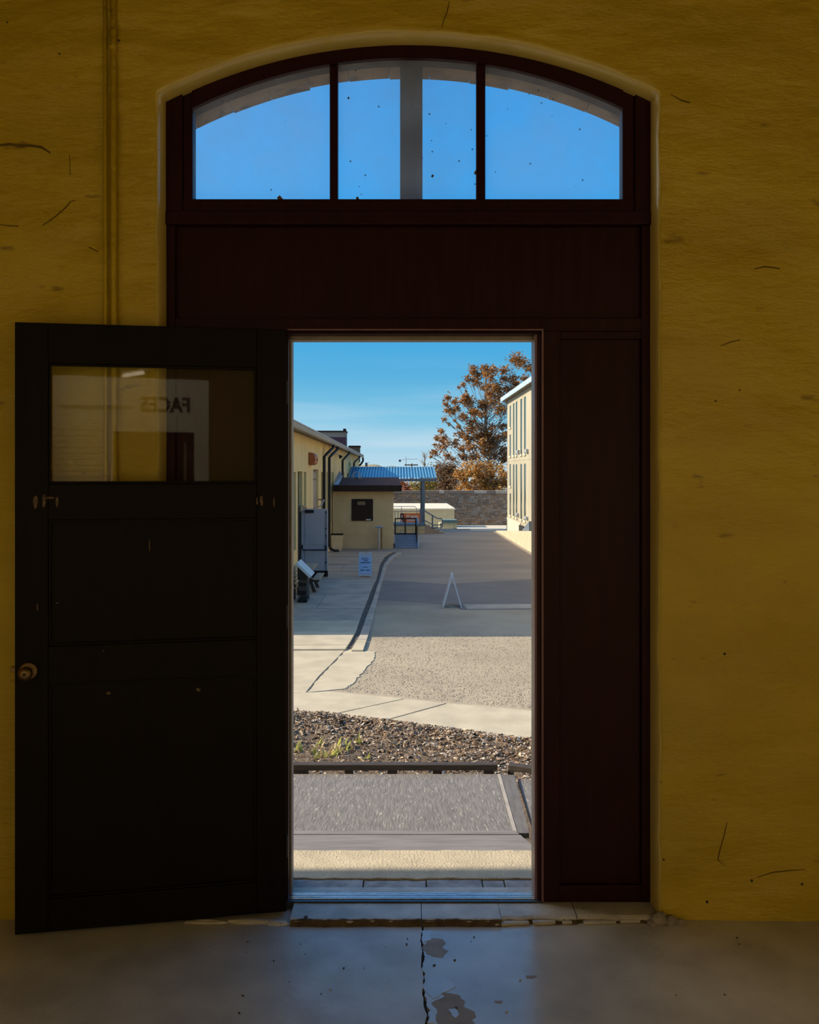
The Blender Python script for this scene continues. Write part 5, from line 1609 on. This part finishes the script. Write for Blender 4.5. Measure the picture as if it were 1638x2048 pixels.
for (a, b, c, d_) in ((0.0, .83, 2.9, .83),):
    uu_ = ra1 - .02
    rail([(uu_, 42.3, G + .18 + .8), (uu_, 44.0, zr1 + .83)], 0.036, 'side_rail', 'blackmetal', 6, rp)
    for vv_ in (42.3, 43.1, 43.9):
        zz = G + .03 + (zr1 - G) * (vv_ - 41.1) / 2.9
        rail([(uu_, vv_, zz), (uu_, vv_, zz + .83)], 0.03, 'rail_post', 'blackmetal', 6, rp)
    MB(YARD).add([(ra1, 41.1, G), (ra1 + .05, 41.1, G), (ra1 + .05, 44, zr1 - .05), (ra1, 44, zr1 - .05), (ra1, 41.1, G + .10), (ra1 + .05, 41.1, G + .10), (ra1 + .05, 44, zr1 + .10), (ra1, 44, zr1 + .10)],
                 [(3, 2, 1, 0), (4, 5, 6, 7), (0, 1, 5, 4), (1, 2, 6, 5), (2, 3, 7, 6), (3, 0, 4, 7)]).build('side_curb', M['galv'], rp)
v = 43.9
bn = MB(YARD).obox((U(835.5, v), v, ZV(1041, v)), .13, .02, .20, Matrix.Rotation(0.3, 4, 'Y')).build('notice_card', M['signblue'], rp)
bn['label'] = 'small blue card'

# ------------------------------------------------------------ low cream store before the stone wall
cs = thing('low_store', 'low cream flat roofed store in front of the stone wall', 'store', yloc(2.0, 80, gz_yard(74)), YAW)
VB0, VB1 = 80.0, 93.4
zb_ = ZV(1017, VB0)
MB(YARD).box(-1.5, U(909, VB0), VB0 + .1, VB1, gz_yard(96), zb_ - .12).build('wall', M['creamwall'], cs)
MB(YARD).box(-1.6, U(910.5, VB0), VB0, VB1 + .1, zb_ - .12, zb_).build('roof', M['creamroof'], cs)
MB(YARD).box(U(879, 72), U(914, 72), 72.0, 73.4, gz_yard(76), ZV(1046, 72)).build('plinth', M['creamwall'], cs)
MB(YARD).box(U(885, 72), U(914.5, 72), 71.9, 73.4, ZV(1046, 72), ZV(1040, 72)).build('painted_band', M['teal'], cs)

# ------------------------------------------------------------ stone wall
VWL = 96.0
stw = thing('yard_wall', 'long brown rubble stone wall closing the far end of the yard', 'wall', yloc(8, VWL, gz_yard(VWL) - .3), YAW, kind='structure')
zt_w = ZV(987, VWL)
zb_w = gz_yard(VWL) - 0.4
rs = random.Random(5)
# stones large enough to make out stand a little proud of the face
MB(YARD).box(-9, 24, VWL + .03, VWL + .9, zb_w, zt_w).build('wall_core', M['stonewall'], stw)
tones = [M['stonewall'], mat('rust_brown_stone', (0.32, 0.20, 0.11), (0.24, 0.145, 0.08), scale=3, rough=.95), mat('grey_rubble_stone', (0.32, 0.265, 0.215), (0.25, 0.205, 0.165), scale=3, rough=.95), mat('dark_rubble_stone', (0.22, 0.155, 0.11), (0.17, 0.12, 0.088), scale=3, rough=.95)]
protos = {}
z = zb_w
sv, sf = [[] for _ in tones], [[] for _ in tones]
while z < zt_w - 0.05:
    h_ = min(rs.uniform(0.13, 0.24), zt_w - z)
    u = -1.5 + rs.uniform(-.4, 0)
    while u < 16:
        w = rs.uniform(0.22, 0.65)
        k = rs.choice((0, 0, 0, 1, 2, 3, 3))
        dpt = rs.uniform(0.0, 0.07)
        n = len(sv[k])
        g = 0.015
        j = lambda: rs.uniform(-.02, .02)
        fr = [(u + g + j(), VWL + .02 - dpt, z + g + j()), (u + w - g + j(), VWL + .02 - dpt, z + g + j()), (u + w - g + j(), VWL + .02 - dpt, z + h_ - g + j()), (u + g + j(), VWL + .02 - dpt, z + h_ - g + j())]
        bk = [(u + g, VWL + .06, z + g), (u + w - g, VWL + .06, z + g), (u + w - g, VWL + .06, z + h_ - g), (u + g, VWL + .06, z + h_ - g)]
        sv[k] += fr + bk
        sf[k] += [(n, n + 1, n + 2, n + 3), (n, n + 4, n + 5, n + 1), (n + 1, n + 5, n + 6, n + 2), (n + 2, n + 6, n + 7, n + 3), (n + 3, n + 7, n + 4, n)]
        u += w
    z += h_
for k in range(4):
    o = MB(YARD).add(sv[k], sf[k]).build('rubble_stones', tones[k], stw)
    o['kind'] = 'stuff'
cpx = [(770, 826), (826, 851), (851, 878), (878, 889), (889, 948), (948, 974), (974, 992), (992, 1031), (1031, 1060)]
pale = (3, 5, 7)
for k, (a, b) in enumerate(cpx):
    MB(YARD).box(U(a, VWL) + .01, U(b, VWL) - .01, VWL - .10, VWL + 1.0, zt_w, ZV(981.2, VWL)).build('coping_stone', M['cope_l'] if k in pale else M['cope_d'], stw, bevel=0.02)

# ------------------------------------------------------------ tall cream building on the right
UR = 6.93
VR0, VR1 = 20.0, 53.3
ZRE = CZ + 4.46
rb = thing('cell_building', 'tall cream stone building with long slit windows along the right of the yard', 'building', yloc(10, 40), YAW)
rw_ = []
cols = [(1021, .60, 's'), (1028, .62, 'l'), (1033.5, .62, 'l'), (1043, .62, 'l'), (1050.5, .62, 'l')]
for px, w, t in cols:
    v = vat(px, UR)
    if t == 's':
        for z1, z0 in ((4.06, 2.75), (2.29, 0.98), (0.49, -0.85), (-1.31, -2.63)):
            rw_.append((v - w / 2, v + w / 2, CZ + z0, CZ + z1))
    else:
        for z1, z0 in ((4.08, 1.0), (0.45, -2.62)):
            rw_.append((v - w / 2, v + w / 2, CZ + z0, CZ + z1))
v = 43.4
while v > 22:
    for dv in (0, -1.45, -2.6):
        if v + dv - .4 > VR0:
            for z1, z0 in ((4.08, 1.0), (0.45, -2.62)):
                rw_.append((v + dv - .27, v + dv + .27, CZ + z0, CZ + z1))
    v -= 5.0
rbm = facade(MB(YARD), UR, VR0, VR1, G, ZRE + .05, rw_, 0.04, 1)
rbm.add([(UR, VR1, G), (UR + 13, VR1, G), (UR + 13, VR1, ZRE + .05), (UR, VR1, ZRE + .05)], [(0, 1, 2, 3)])
rbm.add([(UR, VR0, G), (UR + 13, VR0, G), (UR + 13, VR0, ZRE + .05), (UR, VR0, ZRE + .05)], [(3, 2, 1, 0)])
rbm.build('wall', M['rwall'], rb)
for a, b, c, d_ in rw_:
    w_ = MB(YARD).box(UR + .02, UR + .05, a, b, c, d_).build('window', M['greenwin'], rb)
    if a > 44:
        MB(YARD).box(UR - .06, UR + .1, a - .06, b + .06, c - .12, c - .01).build('sill', M['rsill'], w_)
for z1, z0 in ((0.74, 0.66),):
    MB(YARD).box(UR - .012, UR + .02, VR0, VR1, CZ + z0, CZ + z1).build('string_course', M['rwall'], rb)
MB(YARD).box(UR - .05, UR + .02, 47.4, VR1 + .03, G, CZ - 2.85).build('base_course', M['rsill'], rb)
for px, py0, py1 in ((1038.5, 900, 907.5), (1056, 898, 905.5), (1037, 1026, 1032), (1055.5, 1033, 1039)):
    v = vat(px, UR)
    o = MB(YARD).box(UR - .14, UR, v - .28, v + .28, ZV(py1, v), ZV(py0, v)).build('air_vent', M['galv'], rb, bevel=0.02)
MB(YARD).add([(UR - .32, VR0, ZRE), (UR - .32, VR1 + .6, ZRE), (UR + 6.5, VR1 + .6, ZRE + 2.2), (UR + 6.5, VR0, ZRE + 2.2), (UR - .32, VR0, ZRE + .22), (UR - .32, VR1 + .6, ZRE + .22), (UR + 6.5, VR1 + .6, ZRE + 2.42), (UR + 6.5, VR0, ZRE + 2.42)],
             [(0, 1, 2, 3), (7, 6, 5, 4), (4, 5, 1, 0), (5, 6, 2, 1), (6, 7, 3, 2), (7, 4, 0, 3)]).build('roof', M['roofmetal'], rb)
MB(YARD).box(UR - .36, UR - .31, VR0, VR1 + .62, ZRE - .02, ZRE + .24).build('fascia', M['rfascia'], rb)
MB(YARD).box(UR - .31, UR, VR0, VR1 + .55, ZRE - .0, ZRE + .03).build('soffit', M['greyband'], rb)
MB(YARD).add([(UR + 6.5, VR0, ZRE + 2.2), (UR + 6.5, VR1, ZRE + 2.2), (UR + 13, VR1, ZRE), (UR + 13, VR0, ZRE)], [(0, 1, 2, 3)]).build('back_roof', M['roofmetal'], rb)
def apron_z(v): return G + max(0.0, (VR1 - v) * 0.068)
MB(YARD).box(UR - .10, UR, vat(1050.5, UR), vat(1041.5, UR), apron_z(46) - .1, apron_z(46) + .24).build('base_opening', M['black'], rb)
va, vb_ = vat(1064, UR - .14), vat(1050.5, UR - .14)
MB(YARD).prism([(vb_, apron_z(vb_) + .02), (va, apron_z(va)), (va, apron_z(va) + .50), (vb_, apron_z(vb_) + .08)], UR - .28, UR, 'x').build('shadow_wedge', M['bluesteel'], rb)  # solid dark wedge standing in for a bluish shadow at the wall foot
ap = MB(YARD).add([(UR - .75, VR0, G), (UR, VR0, G), (UR, VR1, G), (UR - .75, VR1, G), (UR - .75, VR0, apron_z(38)), (UR, VR0, apron_z(38)), (UR, VR1, G + .02), (UR - .75, VR1, G + .02),
                   (UR - .75, 38, apron_z(38)), (UR, 38, apron_z(38)), (UR - .75, 38, G), (UR, 38, G)],
                  [(4, 5, 9, 8), (8, 9, 6, 7), (0, 4, 8, 10), (10, 8, 7, 3), (0, 1, 5, 4), (3, 7, 6, 2)]).build('apron', M['concrete'])
tag(ap, 'pale concrete apron sloping down along the foot of the tall cream building', 'apron', kind='structure')

# ================================================================== THINGS IN THE YARD
# sandwich board facing the door
def aboard(name, label, base, rz, w, h, spread, poster):
    t = thing(name, label, 'sign', base, rz)
    fr_ = Matrix.Translation(base) @ Matrix.Rotation(rz, 4, 'Z')
    tilt = math.atan2(spread / 2, h)
    L_ = math.hypot(h, spread / 2)
    for s in (-1, 1):
        mloc = fr_ @ Matrix.Translation((0, s * spread / 2, 0)) @ Matrix.Rotation(s * tilt, 4, 'X')
        pl = [(-w / 2, 0.06), (-w / 2, 0.0), (-w / 2 + .05, 0.0), (-w / 2 + .09, .035), (w / 2 - .09, .035), (w / 2 - .05, 0.0), (w / 2, 0.0), (w / 2, .06)]
        pl += [(w / 2 * .93, L_ - .03), (w / 2 * .88, L_), (.07, L_), (.055, L_ - .07), (.02, L_ - .09), (-.02, L_ - .09), (-.055, L_ - .07), (-.07, L_), (-w / 2 * .88, L_), (-w / 2 * .93, L_ - .03)]
        f_ = MB(mloc).prism(pl, -.018, .018, 'y').build('board_panel', M['signgrey'] if poster else M['white'], t)
        if poster and s < 0:
            y = -.022
            MB(mloc).box(-w * .43, w * .43, y - .001, y, .13 * L_, .82 * L_).build('poster', M['signblue'], f_)
            yy = y - .003
            for (a, b, zc_, hh) in ((-.30, .20, .76, .022), (-.28, .26, .705, .022), (-.12, .20, .65, .026), (-.34, .36, .575, .034), (-.18, .20, .39, .022), (-.34, -.06, .275, .034), (.04, .33, .27, .034)):
                MB(mloc).box(a * w, b * w, yy, yy + .002, zc_ * L_ - hh / 2 - .004, zc_ * L_ + hh / 2 - .004).build('print_line', M['signink'], f_)
    MB(fr_).tube([(-w * .42, 0, h - .02), (w * .42, 0, h - .02)], 0.014, 6).build('hinge_bar', M['signgrey'], t)
    return t
b0 = GP(730, 1154, G + ZS)
aboard('sandwich_board', 'grey sandwich board with a pale blue notice standing on the walk', (b0.x, b0.y + .25, G + ZS), YAW, 0.49, 0.84, 0.5, True)
b1 = GP(905, 1216.5, G)
aboard('sandwich_board', 'plain white folding board seen end on in the middle of the yard', (b1.x, b1.y + .28, G + .006), YAW + PI / 2 - .03, 0.55, 0.90, 0.50, False)

# information lectern with barred pedestal
v = 24.0
lt = thing('information_lectern', 'tilted pale information panel on a black barred pedestal beside the walk', 'lectern', yloc(U(607, v), v, G + ZS), YAW)
c = Vector((U(609.5, v), v + .15, ZV(1138, v)))
a_ = math.atan2(153 - 122, 31)
LT_ = Matrix.Rotation(math.radians(44), 4, 'Y')
pan = MB(YARD).obox(c, 0.56, 0.95, 0.075, LT_).build('sign_panel', M['lectern'], lt, bevel=0.008)
tri = [(U(597, v), ZV(1132, v)), (U(597, v), ZV(1156, v)), (U(615.5, v), ZV(1156, v)), (U(615.5, v), ZV(1150, v))]
MB(YARD).prism(tri, v - .2, v - .17, 'y').build('side_bracket', M['blackmetal'], lt)
MB(YARD).prism(tri, v + .47, v + .5, 'y').build('side_bracket', M['blackmetal'], lt)
zt_, zb2 = ZV(1156, v), G + ZS
ul, ur_ = U(597.5, v), U(615.5, v)
MB(YARD).box(ul, ur_, v - .2, v + .5, zt_ - .03, zt_ + .0).build('top_plate', M['blackmetal'], lt)
MB(YARD).box(ul, ur_, v - .2, v + .5, zb2, zb2 + .08).build('base_plate', M['blackmetal'], lt)
MB(YARD).box(ul + .01, ur_ - .01, v - .17, v - .15, zb2 + .20, zb2 + .32).build('cross_bar', M['blackmetal'], lt)
MB(YARD).box(ul + .01, ur_ - .01, v - .17, v - .15, zb2 + .45, zb2 + .55).build('cross_bar', M['blackmetal'], lt)
MB(YARD).box(ul, ur_, v + .45, v + .5, zb2, zt_ - .03).build('back_panel', M['asphalt_patch'], lt)
for k in range(6):
    for vv_ in (v - .18,):
        x = ul + .02 + (ur_ - ul - .04) * k / 5
        MB(YARD).box(x - .010, x + .010, vv_ - .010, vv_ + .010, zb2 + .08, zt_ - .03).build('bar', M['blackmetal'], lt)
# picnic table behind the lectern
v = 25.6
pt_ = thing('picnic_table', 'picnic table with tan boards behind the barred lectern', 'table', yloc(-2.9, v + .6, G + ZS), YAW)
for k in range(4):
    u1 = U(626, v) - .20 * k
    MB(YARD).box(u1 - .185, u1, v, v + 1.5, G + ZS + .70, G + ZS + .745).build('table_plank', M['wood'], pt_)
MB(YARD).box(U(627, v) - .02, U(627, v) + .20, v, v + 1.5, G + ZS + .40, G + ZS + .44).build('bench_plank', M['wood'], pt_)
MB(YARD).box(-3.12, -2.95, v, v + 1.5, G + ZS + .40, G + ZS + .44).build('bench_plank', M['wood'], pt_)
for vv_ in (v + .2, v + 1.25):
    for s in (-1, 1):
        uc = U(626, v) - .40
        MB(YARD).add([(uc + s * .12, vv_, G + ZS + .70), (uc + s * .22, vv_, G + ZS + .70), (uc + s * .48, vv_, G + ZS), (uc + s * .38, vv_, G + ZS),
                      (uc + s * .12, vv_ + .05, G + ZS + .70), (uc + s * .22, vv_ + .05, G + ZS + .70), (uc + s * .48, vv_ + .05, G + ZS), (uc + s * .38, vv_ + .05, G + ZS)],
                     [(0, 1, 2, 3), (7, 6, 5, 4), (0, 4, 5, 1), (1, 5, 6, 2), (2, 6, 7, 3), (3, 7, 4, 0)]).build('leg', M['timber'], pt_)
    MB(YARD).box(-3.1, U(627, v) + .15, vv_ + .05, vv_ + .10, G + ZS + .31, G + ZS + .40).build('cross_beam', M['timber'], pt_)
# slatted bench by the wall, nearer
v = 24.9
bn_ = thing('slatted_bench', 'cream slatted bench at the left edge of the doorway view', 'bench', yloc(-2.9, v, G + ZS), YAW)
ub = U(597, v)
for k in range(5):
    z = ZV(1163 - 7.6 * k, v)
    MB(YARD).box(ub - .045 - .012 * k, ub - .012 * k, v - .6, v + .5, z, z + .075).build('back_slat', M['creamwood'], bn_)
for k in range(3):
    MB(YARD).box(ub - .15 - .16 * k, ub - .16 * k, v - .6, v + .5, ZV(1172, v), ZV(1169, v)).build('seat_slat', M['wood'], bn_)
for vv_ in (v - .5, v + .4):
    MB(YARD).box(ub - .40, ub - .34, vv_, vv_ + .05, G + ZS, ZV(1172, v)).build('leg', M['timber'], bn_)
    MB(YARD).box(ub - .08, ub - .02, vv_, vv_ + .05, G + ZS, ZV(1172, v)).build('leg', M['timber'], bn_)
    MB(YARD).add([(ub - .06, vv_ + .05, ZV(1172, v)), (ub, vv_ + .05, ZV(1172, v)), (ub - .09, vv_ + .05, ZV(1131, v)), (ub - .15, vv_ + .05, ZV(1131, v)), (ub - .06, vv_, ZV(1172, v)), (ub, vv_, ZV(1172, v)), (ub - .09, vv_, ZV(1131, v)), (ub - .15, vv_, ZV(1131, v))],
                 [(0, 1, 2, 3), (7, 6, 5, 4), (0, 4, 5, 1), (1, 5, 6, 2), (2, 6, 7, 3), (3, 7, 4, 0)]).build('back_post', M['timber'], bn_)

# ================================================================== FAR BACKGROUND
def tree(name, label, v, base_px, clumps, leaf, size, dens, mleaf, seed, cat='tree', group=None, depth=1.0, trunk_r=0.3, mtrunk='trunk', limb=True, spread=0.62, fill=0):
    rt = random.Random(seed)
    zb3 = gz_yard(v)
    bu = U(base_px, v)
    t = thing(name, label, cat, yloc(bu, v, zb3), YAW, group)
    top = max(ZV(py, v) for px, py, r in clumps)
    cs_ = []
    for px, py, r in clumps:
        dv = rt.uniform(-1, 1) * depth
        vv_ = v + dv
        cs_.append((Vector((U(px, vv_), vv_, ZV(py, vv_))), r / F * vv_))
    for q in range(fill):
        a, b = rt.choice(cs_), rt.choice(cs_)
        if (a[0] - b[0]).length < (a[1] + b[1]) * 2.6:
            cs_.append((a[0].lerp(b[0], .5) + Vector((rt.gauss(0, .2), rt.gauss(0, .5), rt.gauss(0, .2))), min(a[1], b[1]) * rt.uniform(.4, .8)))
    # trunk and limbs
    cu_ = sum(c[0].x for c in cs_) / len(cs_)
    spine = []
    for i in range(7):
        s = i / 6
        spine.append(Vector((bu + (cu_ - bu) * s * .8 + 0.25 * math.sin(i * 2.1 + seed), v + 0.2 * math.sin(i + seed), zb3 + (top - zb3) * .86 * s)))
    tm_ = MB(YARD).tube(spine, [trunk_r * (1 - .82 * i / 6) for i in range(7)], 8)
    tm_.build('trunk', M[mtrunk], t, smooth=True)
    if limb:
        bm_ = MB(YARD)
        for c, r in cs_:
            # leave the spine lower than the clump
            zz = zb3 + (c.z - zb3) * rt.uniform(.55, .8)
            k = min(5.99, max(0.5, (zz - zb3) / (top - zb3) / .86 * 6))
            i = int(k)
            a = spine[i].lerp(spine[min(6, i + 1)], k - i)
            m_ = a.lerp(c, .55) + Vector((rt.uniform(-.3, .3), rt.uniform(-.3, .3), -.12 * (c - a).length))
            r0 = max(.03, trunk_r * .22 * (1 - .6 * k / 6))
            bm_.tube([a, m_, c], [r0, r0 * .6, .02], 5, cap=False)
            for q in range(3):
                e_ = c + Vector((rt.gauss(0, 1), rt.gauss(0, 1), rt.gauss(0, 1))).normalized() * r * 1.0
                bm_.tube([m_.lerp(c, .7), e_], [.028, .010], 4, cap=False)
        bo = bm_.build('branches', M[mtrunk], t)
        bo['kind'] = 'stuff'
    lv, lf = [], []
    for c, r in cs_:
        n_ = max(8, int(dens * (r / size) ** 2))
        for q in range(n_):
            d_ = Vector((rt.gauss(0, 1), rt.gauss(0, 1), rt.gauss(0, .85)))
            d_ = d_ * r * spread
            p = c + d_
            m_ = Matrix.Translation(p) @ Matrix.Rotation(rt.uniform(0, 6.28), 4, 'Z') @ Matrix.Rotation(rt.uniform(-1.3, 1.3), 4, 'X')
            s = size * rt.uniform(.6, 1.25)
            n = len(lv)
            for qq in ((-s * .5, 0, 0), (-s * .1, -s * .42, -s * .08), (s * .5, -s * .12, .0), (s * .42, s * .3, -s * .1), (-s * .15, s * .4, -s * .05)):
                lv.append(m_ @ Vector(qq))
            lf.append((n, n + 1, n + 2, n + 3, n + 4))
    fo = MB(YARD).add(lv, lf).build('foliage', M[mleaf], t)
    fo['kind'] = 'stuff'
    return t
CROWN = [(1033, 719, 12), (1045, 724, 9), (1009, 740, 9), (985, 740, 9), (970, 735, 7), (947, 738, 8), (954, 750, 9), (935, 757, 6), (927, 769, 5), (917, 775, 3), (983, 755, 7), (1009, 757, 8), (1027, 757, 8), (1059, 735, 8),
         (1051, 757, 7), (1032, 769, 8), (1016, 778, 9), (994, 772, 9), (971, 775, 8), (953, 766, 8), (895, 796, 6), (910, 802, 6), (892, 810, 6), (932, 796, 8), (939, 805, 10), (983, 790, 10), (1001, 793, 9), (965, 811, 9), (1001, 819, 11),
         (982, 808, 9), (903, 823, 8), (914, 816, 5), (889, 838, 4), (898, 847, 3), (929, 834, 8), (948, 826, 8), (941, 846, 6), (962, 829, 7), (910, 841, 3), (917, 853, 4), (882, 862, 5), (873, 876, 5), (886, 878, 8), (870, 890, 4), (868, 905, 7),
         (862, 914, 3), (885, 894, 8), (897, 884, 5), (895, 912, 7), (907, 918, 4), (921, 868, 8), (941, 859, 9), (959, 853, 8), (983, 855, 8), (1003, 853, 6), (935, 879, 7), (956, 872, 10), (976, 868, 8), (910, 887, 6), (923, 897, 7), (941, 894, 8),
         (965, 887, 10), (994, 875, 9), (1009, 872, 8), (986, 891, 8), (1007, 899, 8), (926, 914, 8), (947, 914, 9), (968, 906, 9), (991, 912, 9), (1006, 920, 8),
         (1022, 800, 10), (1040, 785, 10), (1055, 800, 10), (1030, 830, 10), (1050, 850, 10), (1025, 880, 10), (1070, 770, 9), (1075, 740, 8), (1080, 800, 9)]
tree('sycamore_tree', 'tall brown leaved autumn tree rising behind the stone wall and cream building', 114, 985, CROWN, 'leaf', 0.27, 52.0, 'leaf_brown', 21, depth=3.0, trunk_r=.36, fill=900, spread=0.66)
LOW = [(935, 932, 10), (956, 932, 11), (980, 932, 11), (1001, 938, 10), (918, 947, 10), (938, 947, 11), (959, 950, 12), (983, 950, 12), (1006, 953, 10), (932, 965, 10), (950, 967, 11), (971, 968, 11), (992, 968, 11), (1009, 971, 9),
       (940, 978, 9), (960, 980, 9), (980, 980, 9), (1000, 982, 9), (920, 978, 9), (1025, 940, 11), (1030, 965, 11)]
tree('golden_tree', 'lower golden orange leaved tree just behind the stone wall', 103, 968, LOW, 'leaf', 0.25, 34.0, 'leaf_gold', 22, depth=2.0, trunk_r=.3, fill=200)
tree('brown_bush', 'dull brown twiggy bush right of the canopy behind the stone wall', 110, 890, [(870, 950, 13), (885, 940, 12), (900, 945, 13), (915, 955, 12), (880, 968, 14), (900, 968, 13), (865, 972, 10), (912, 975, 10), (888, 982, 10), (878, 930, 7), (905, 930, 8)], 'leaf', 0.20, 30.0, 'leaf_dull', 23, 'bush', depth=1.5, trunk_r=.15, fill=80, spread=.75)
tree('yellow_bush', 'yellow green bush seen under the canopy roof', 101, 835, [(826, 970, 8), (838, 975, 9), (850, 970, 9), (862, 974, 9), (832, 982, 8), (848, 983, 8), (860, 983, 8), (842, 964, 7), (857, 962, 7), (868, 966, 7)], 'leaf', 0.20, 34.0, 'leaf_yellow', 24, 'bush', depth=1.2, trunk_r=.1)
tree('orange_bush', 'orange red bush seen between shed roof and canopy post', 103, 805, [(797, 970, 8), (808, 970, 8), (816, 974, 7), (797, 980, 7), (808, 982, 8), (817, 983, 6), (803, 963, 6)], 'leaf', 0.20, 34.0, 'leaf_orange', 25, 'bush', depth=1.2, trunk_r=.1)
# bare tree
v = 120
bt = thing('bare_tree', 'bare grey tree between the utility pole and the brown tree', 'tree', yloc(U(852, v), v, gz_yard(v)), YAW)
bb = MB(YARD)
rt = random.Random(2)
base = Vector((U(853, v), v, gz_yard(v)))
topp = Vector((U(848, v), v, ZV(903, v)))
MB(YARD).tube([base, base.lerp(topp, .5) + Vector((.1, 0, 0)), topp], [.2, .12, .03], 6).build('trunk', M['trunk'], bt)
for k in range(26):
    s = rt.uniform(.45, .95)
    a = base.lerp(topp, s)
    dr = Vector((rt.uniform(-1, 1), rt.uniform(-.6, .6), rt.uniform(.4, 1.3))) * (1.7 * (1.1 - s) + .4)
    bb.tube([a, a + dr * .6 + Vector((0, 0, .1)), a + dr], [.05, .03, .012], 4, cap=False)
bo = bb.build('branches', M['trunk'], bt)
bo['kind'] = 'stuff'
# utility pole with cross arm and a mast
v = 122
up = thing('utility_pole', 'wooden utility pole with a cross arm rising above the canopy', 'pole', yloc(U(823, v), v, gz_yard(v)), YAW)
MB(YARD).tube([(U(823, v), v, gz_yard(v)), (U(823, v), v, ZV(926.5, v))], [.17, .12], 8).build('pole', M['wood'], up)
MB(YARD).box(U(809, v), U(836, v), v - .2, v - .1, ZV(931, v), ZV(929, v)).build('cross_arm', M['browntrim'], up)
for px in (811, 817, 829, 834):
    MB(YARD).tube([(U(px, v), v - .15, ZV(929, v)), (U(px, v), v - .15, ZV(927.6, v))], .05, 6).build('insulator', M['galv'], up)
v = 150
ms = thing('lattice_mast', 'thin grey mast with a side arm far behind the canopy', 'mast', yloc(U(812, v), v, gz_yard(v)), YAW)
MB(YARD).tube([(U(812, v), v, gz_yard(v)), (U(812, v), v, ZV(913, v))], .06, 5).build('mast_pole', M['galv'], ms)
MB(YARD).tube([(U(798, v), v, ZV(921, v)), (U(812, v), v, ZV(918.5, v)), (U(836, v), v, ZV(918, v))], .04, 5).build('side_arm', M['galv'], ms)
MB(YARD).box(U(797.5, v), U(802, v), v - .1, v + .1, ZV(923.6, v), ZV(919.5, v)).build('antenna_head', M['hutdark'], ms)
# hills
def hill(label, pts, v):
    q = [(U(px, v), ZV(py, v)) for px, py in pts]
    q += [(q[-1][0] + 10, ZV(965, v)), (q[0][0] - 10, ZV(965, v))]
    vs, fs = [], []
    n = len(q)
    for k, (dv, s) in enumerate(((-40, .4), (0, 1), (60, .6))):
        zb4 = ZV(965, v)
        vs += [(u, v + dv, zb4 + (z - zb4) * s) for u, z in q[:-2]]
    n = len(q) - 2
    for r in range(2):
        for i in range(n - 1):
            fs.append((r * n + i, r * n + i + 1, (r + 1) * n + i + 1, (r + 1) * n + i))
    o = MB(YARD).add(vs, fs).build('hill', M['hill'], smooth=True)
    tag(o, label, 'hill', kind='structure')
hill('far olive hill above the blue canopy', [(640, 940), (700, 934), (722, 931), (735, 929), (748, 928.5), (758, 930), (766, 934), (772, 933), (784, 931.5), (800, 934), (830, 937), (880, 938), (960, 940)], 420)
v = 380
ht = thing('hut', 'tiny dark hut on the far hill above the canopy', 'hut', yloc(U(733, v), v, ZV(931, v)), YAW)
MB(YARD).box(U(730.5, v), U(735, v), v - 1, v + 1, ZV(933, v), ZV(926, v)).build('wall', M['hutdark'], ht)
MB(YARD).box(U(730, v), U(739, v), v - 1.2, v + 1.2, ZV(926, v), ZV(925.2, v)).build('roof', M['galv'], ht)
rr = MB(YARD).box(U(785, 112), U(832, 112), 112, 118, gz_yard(112), ZV(978, 112)).build('red_roof', M['redroof'])
tag(rr, 'dull red low roof glimpsed over the stone wall', 'roof')
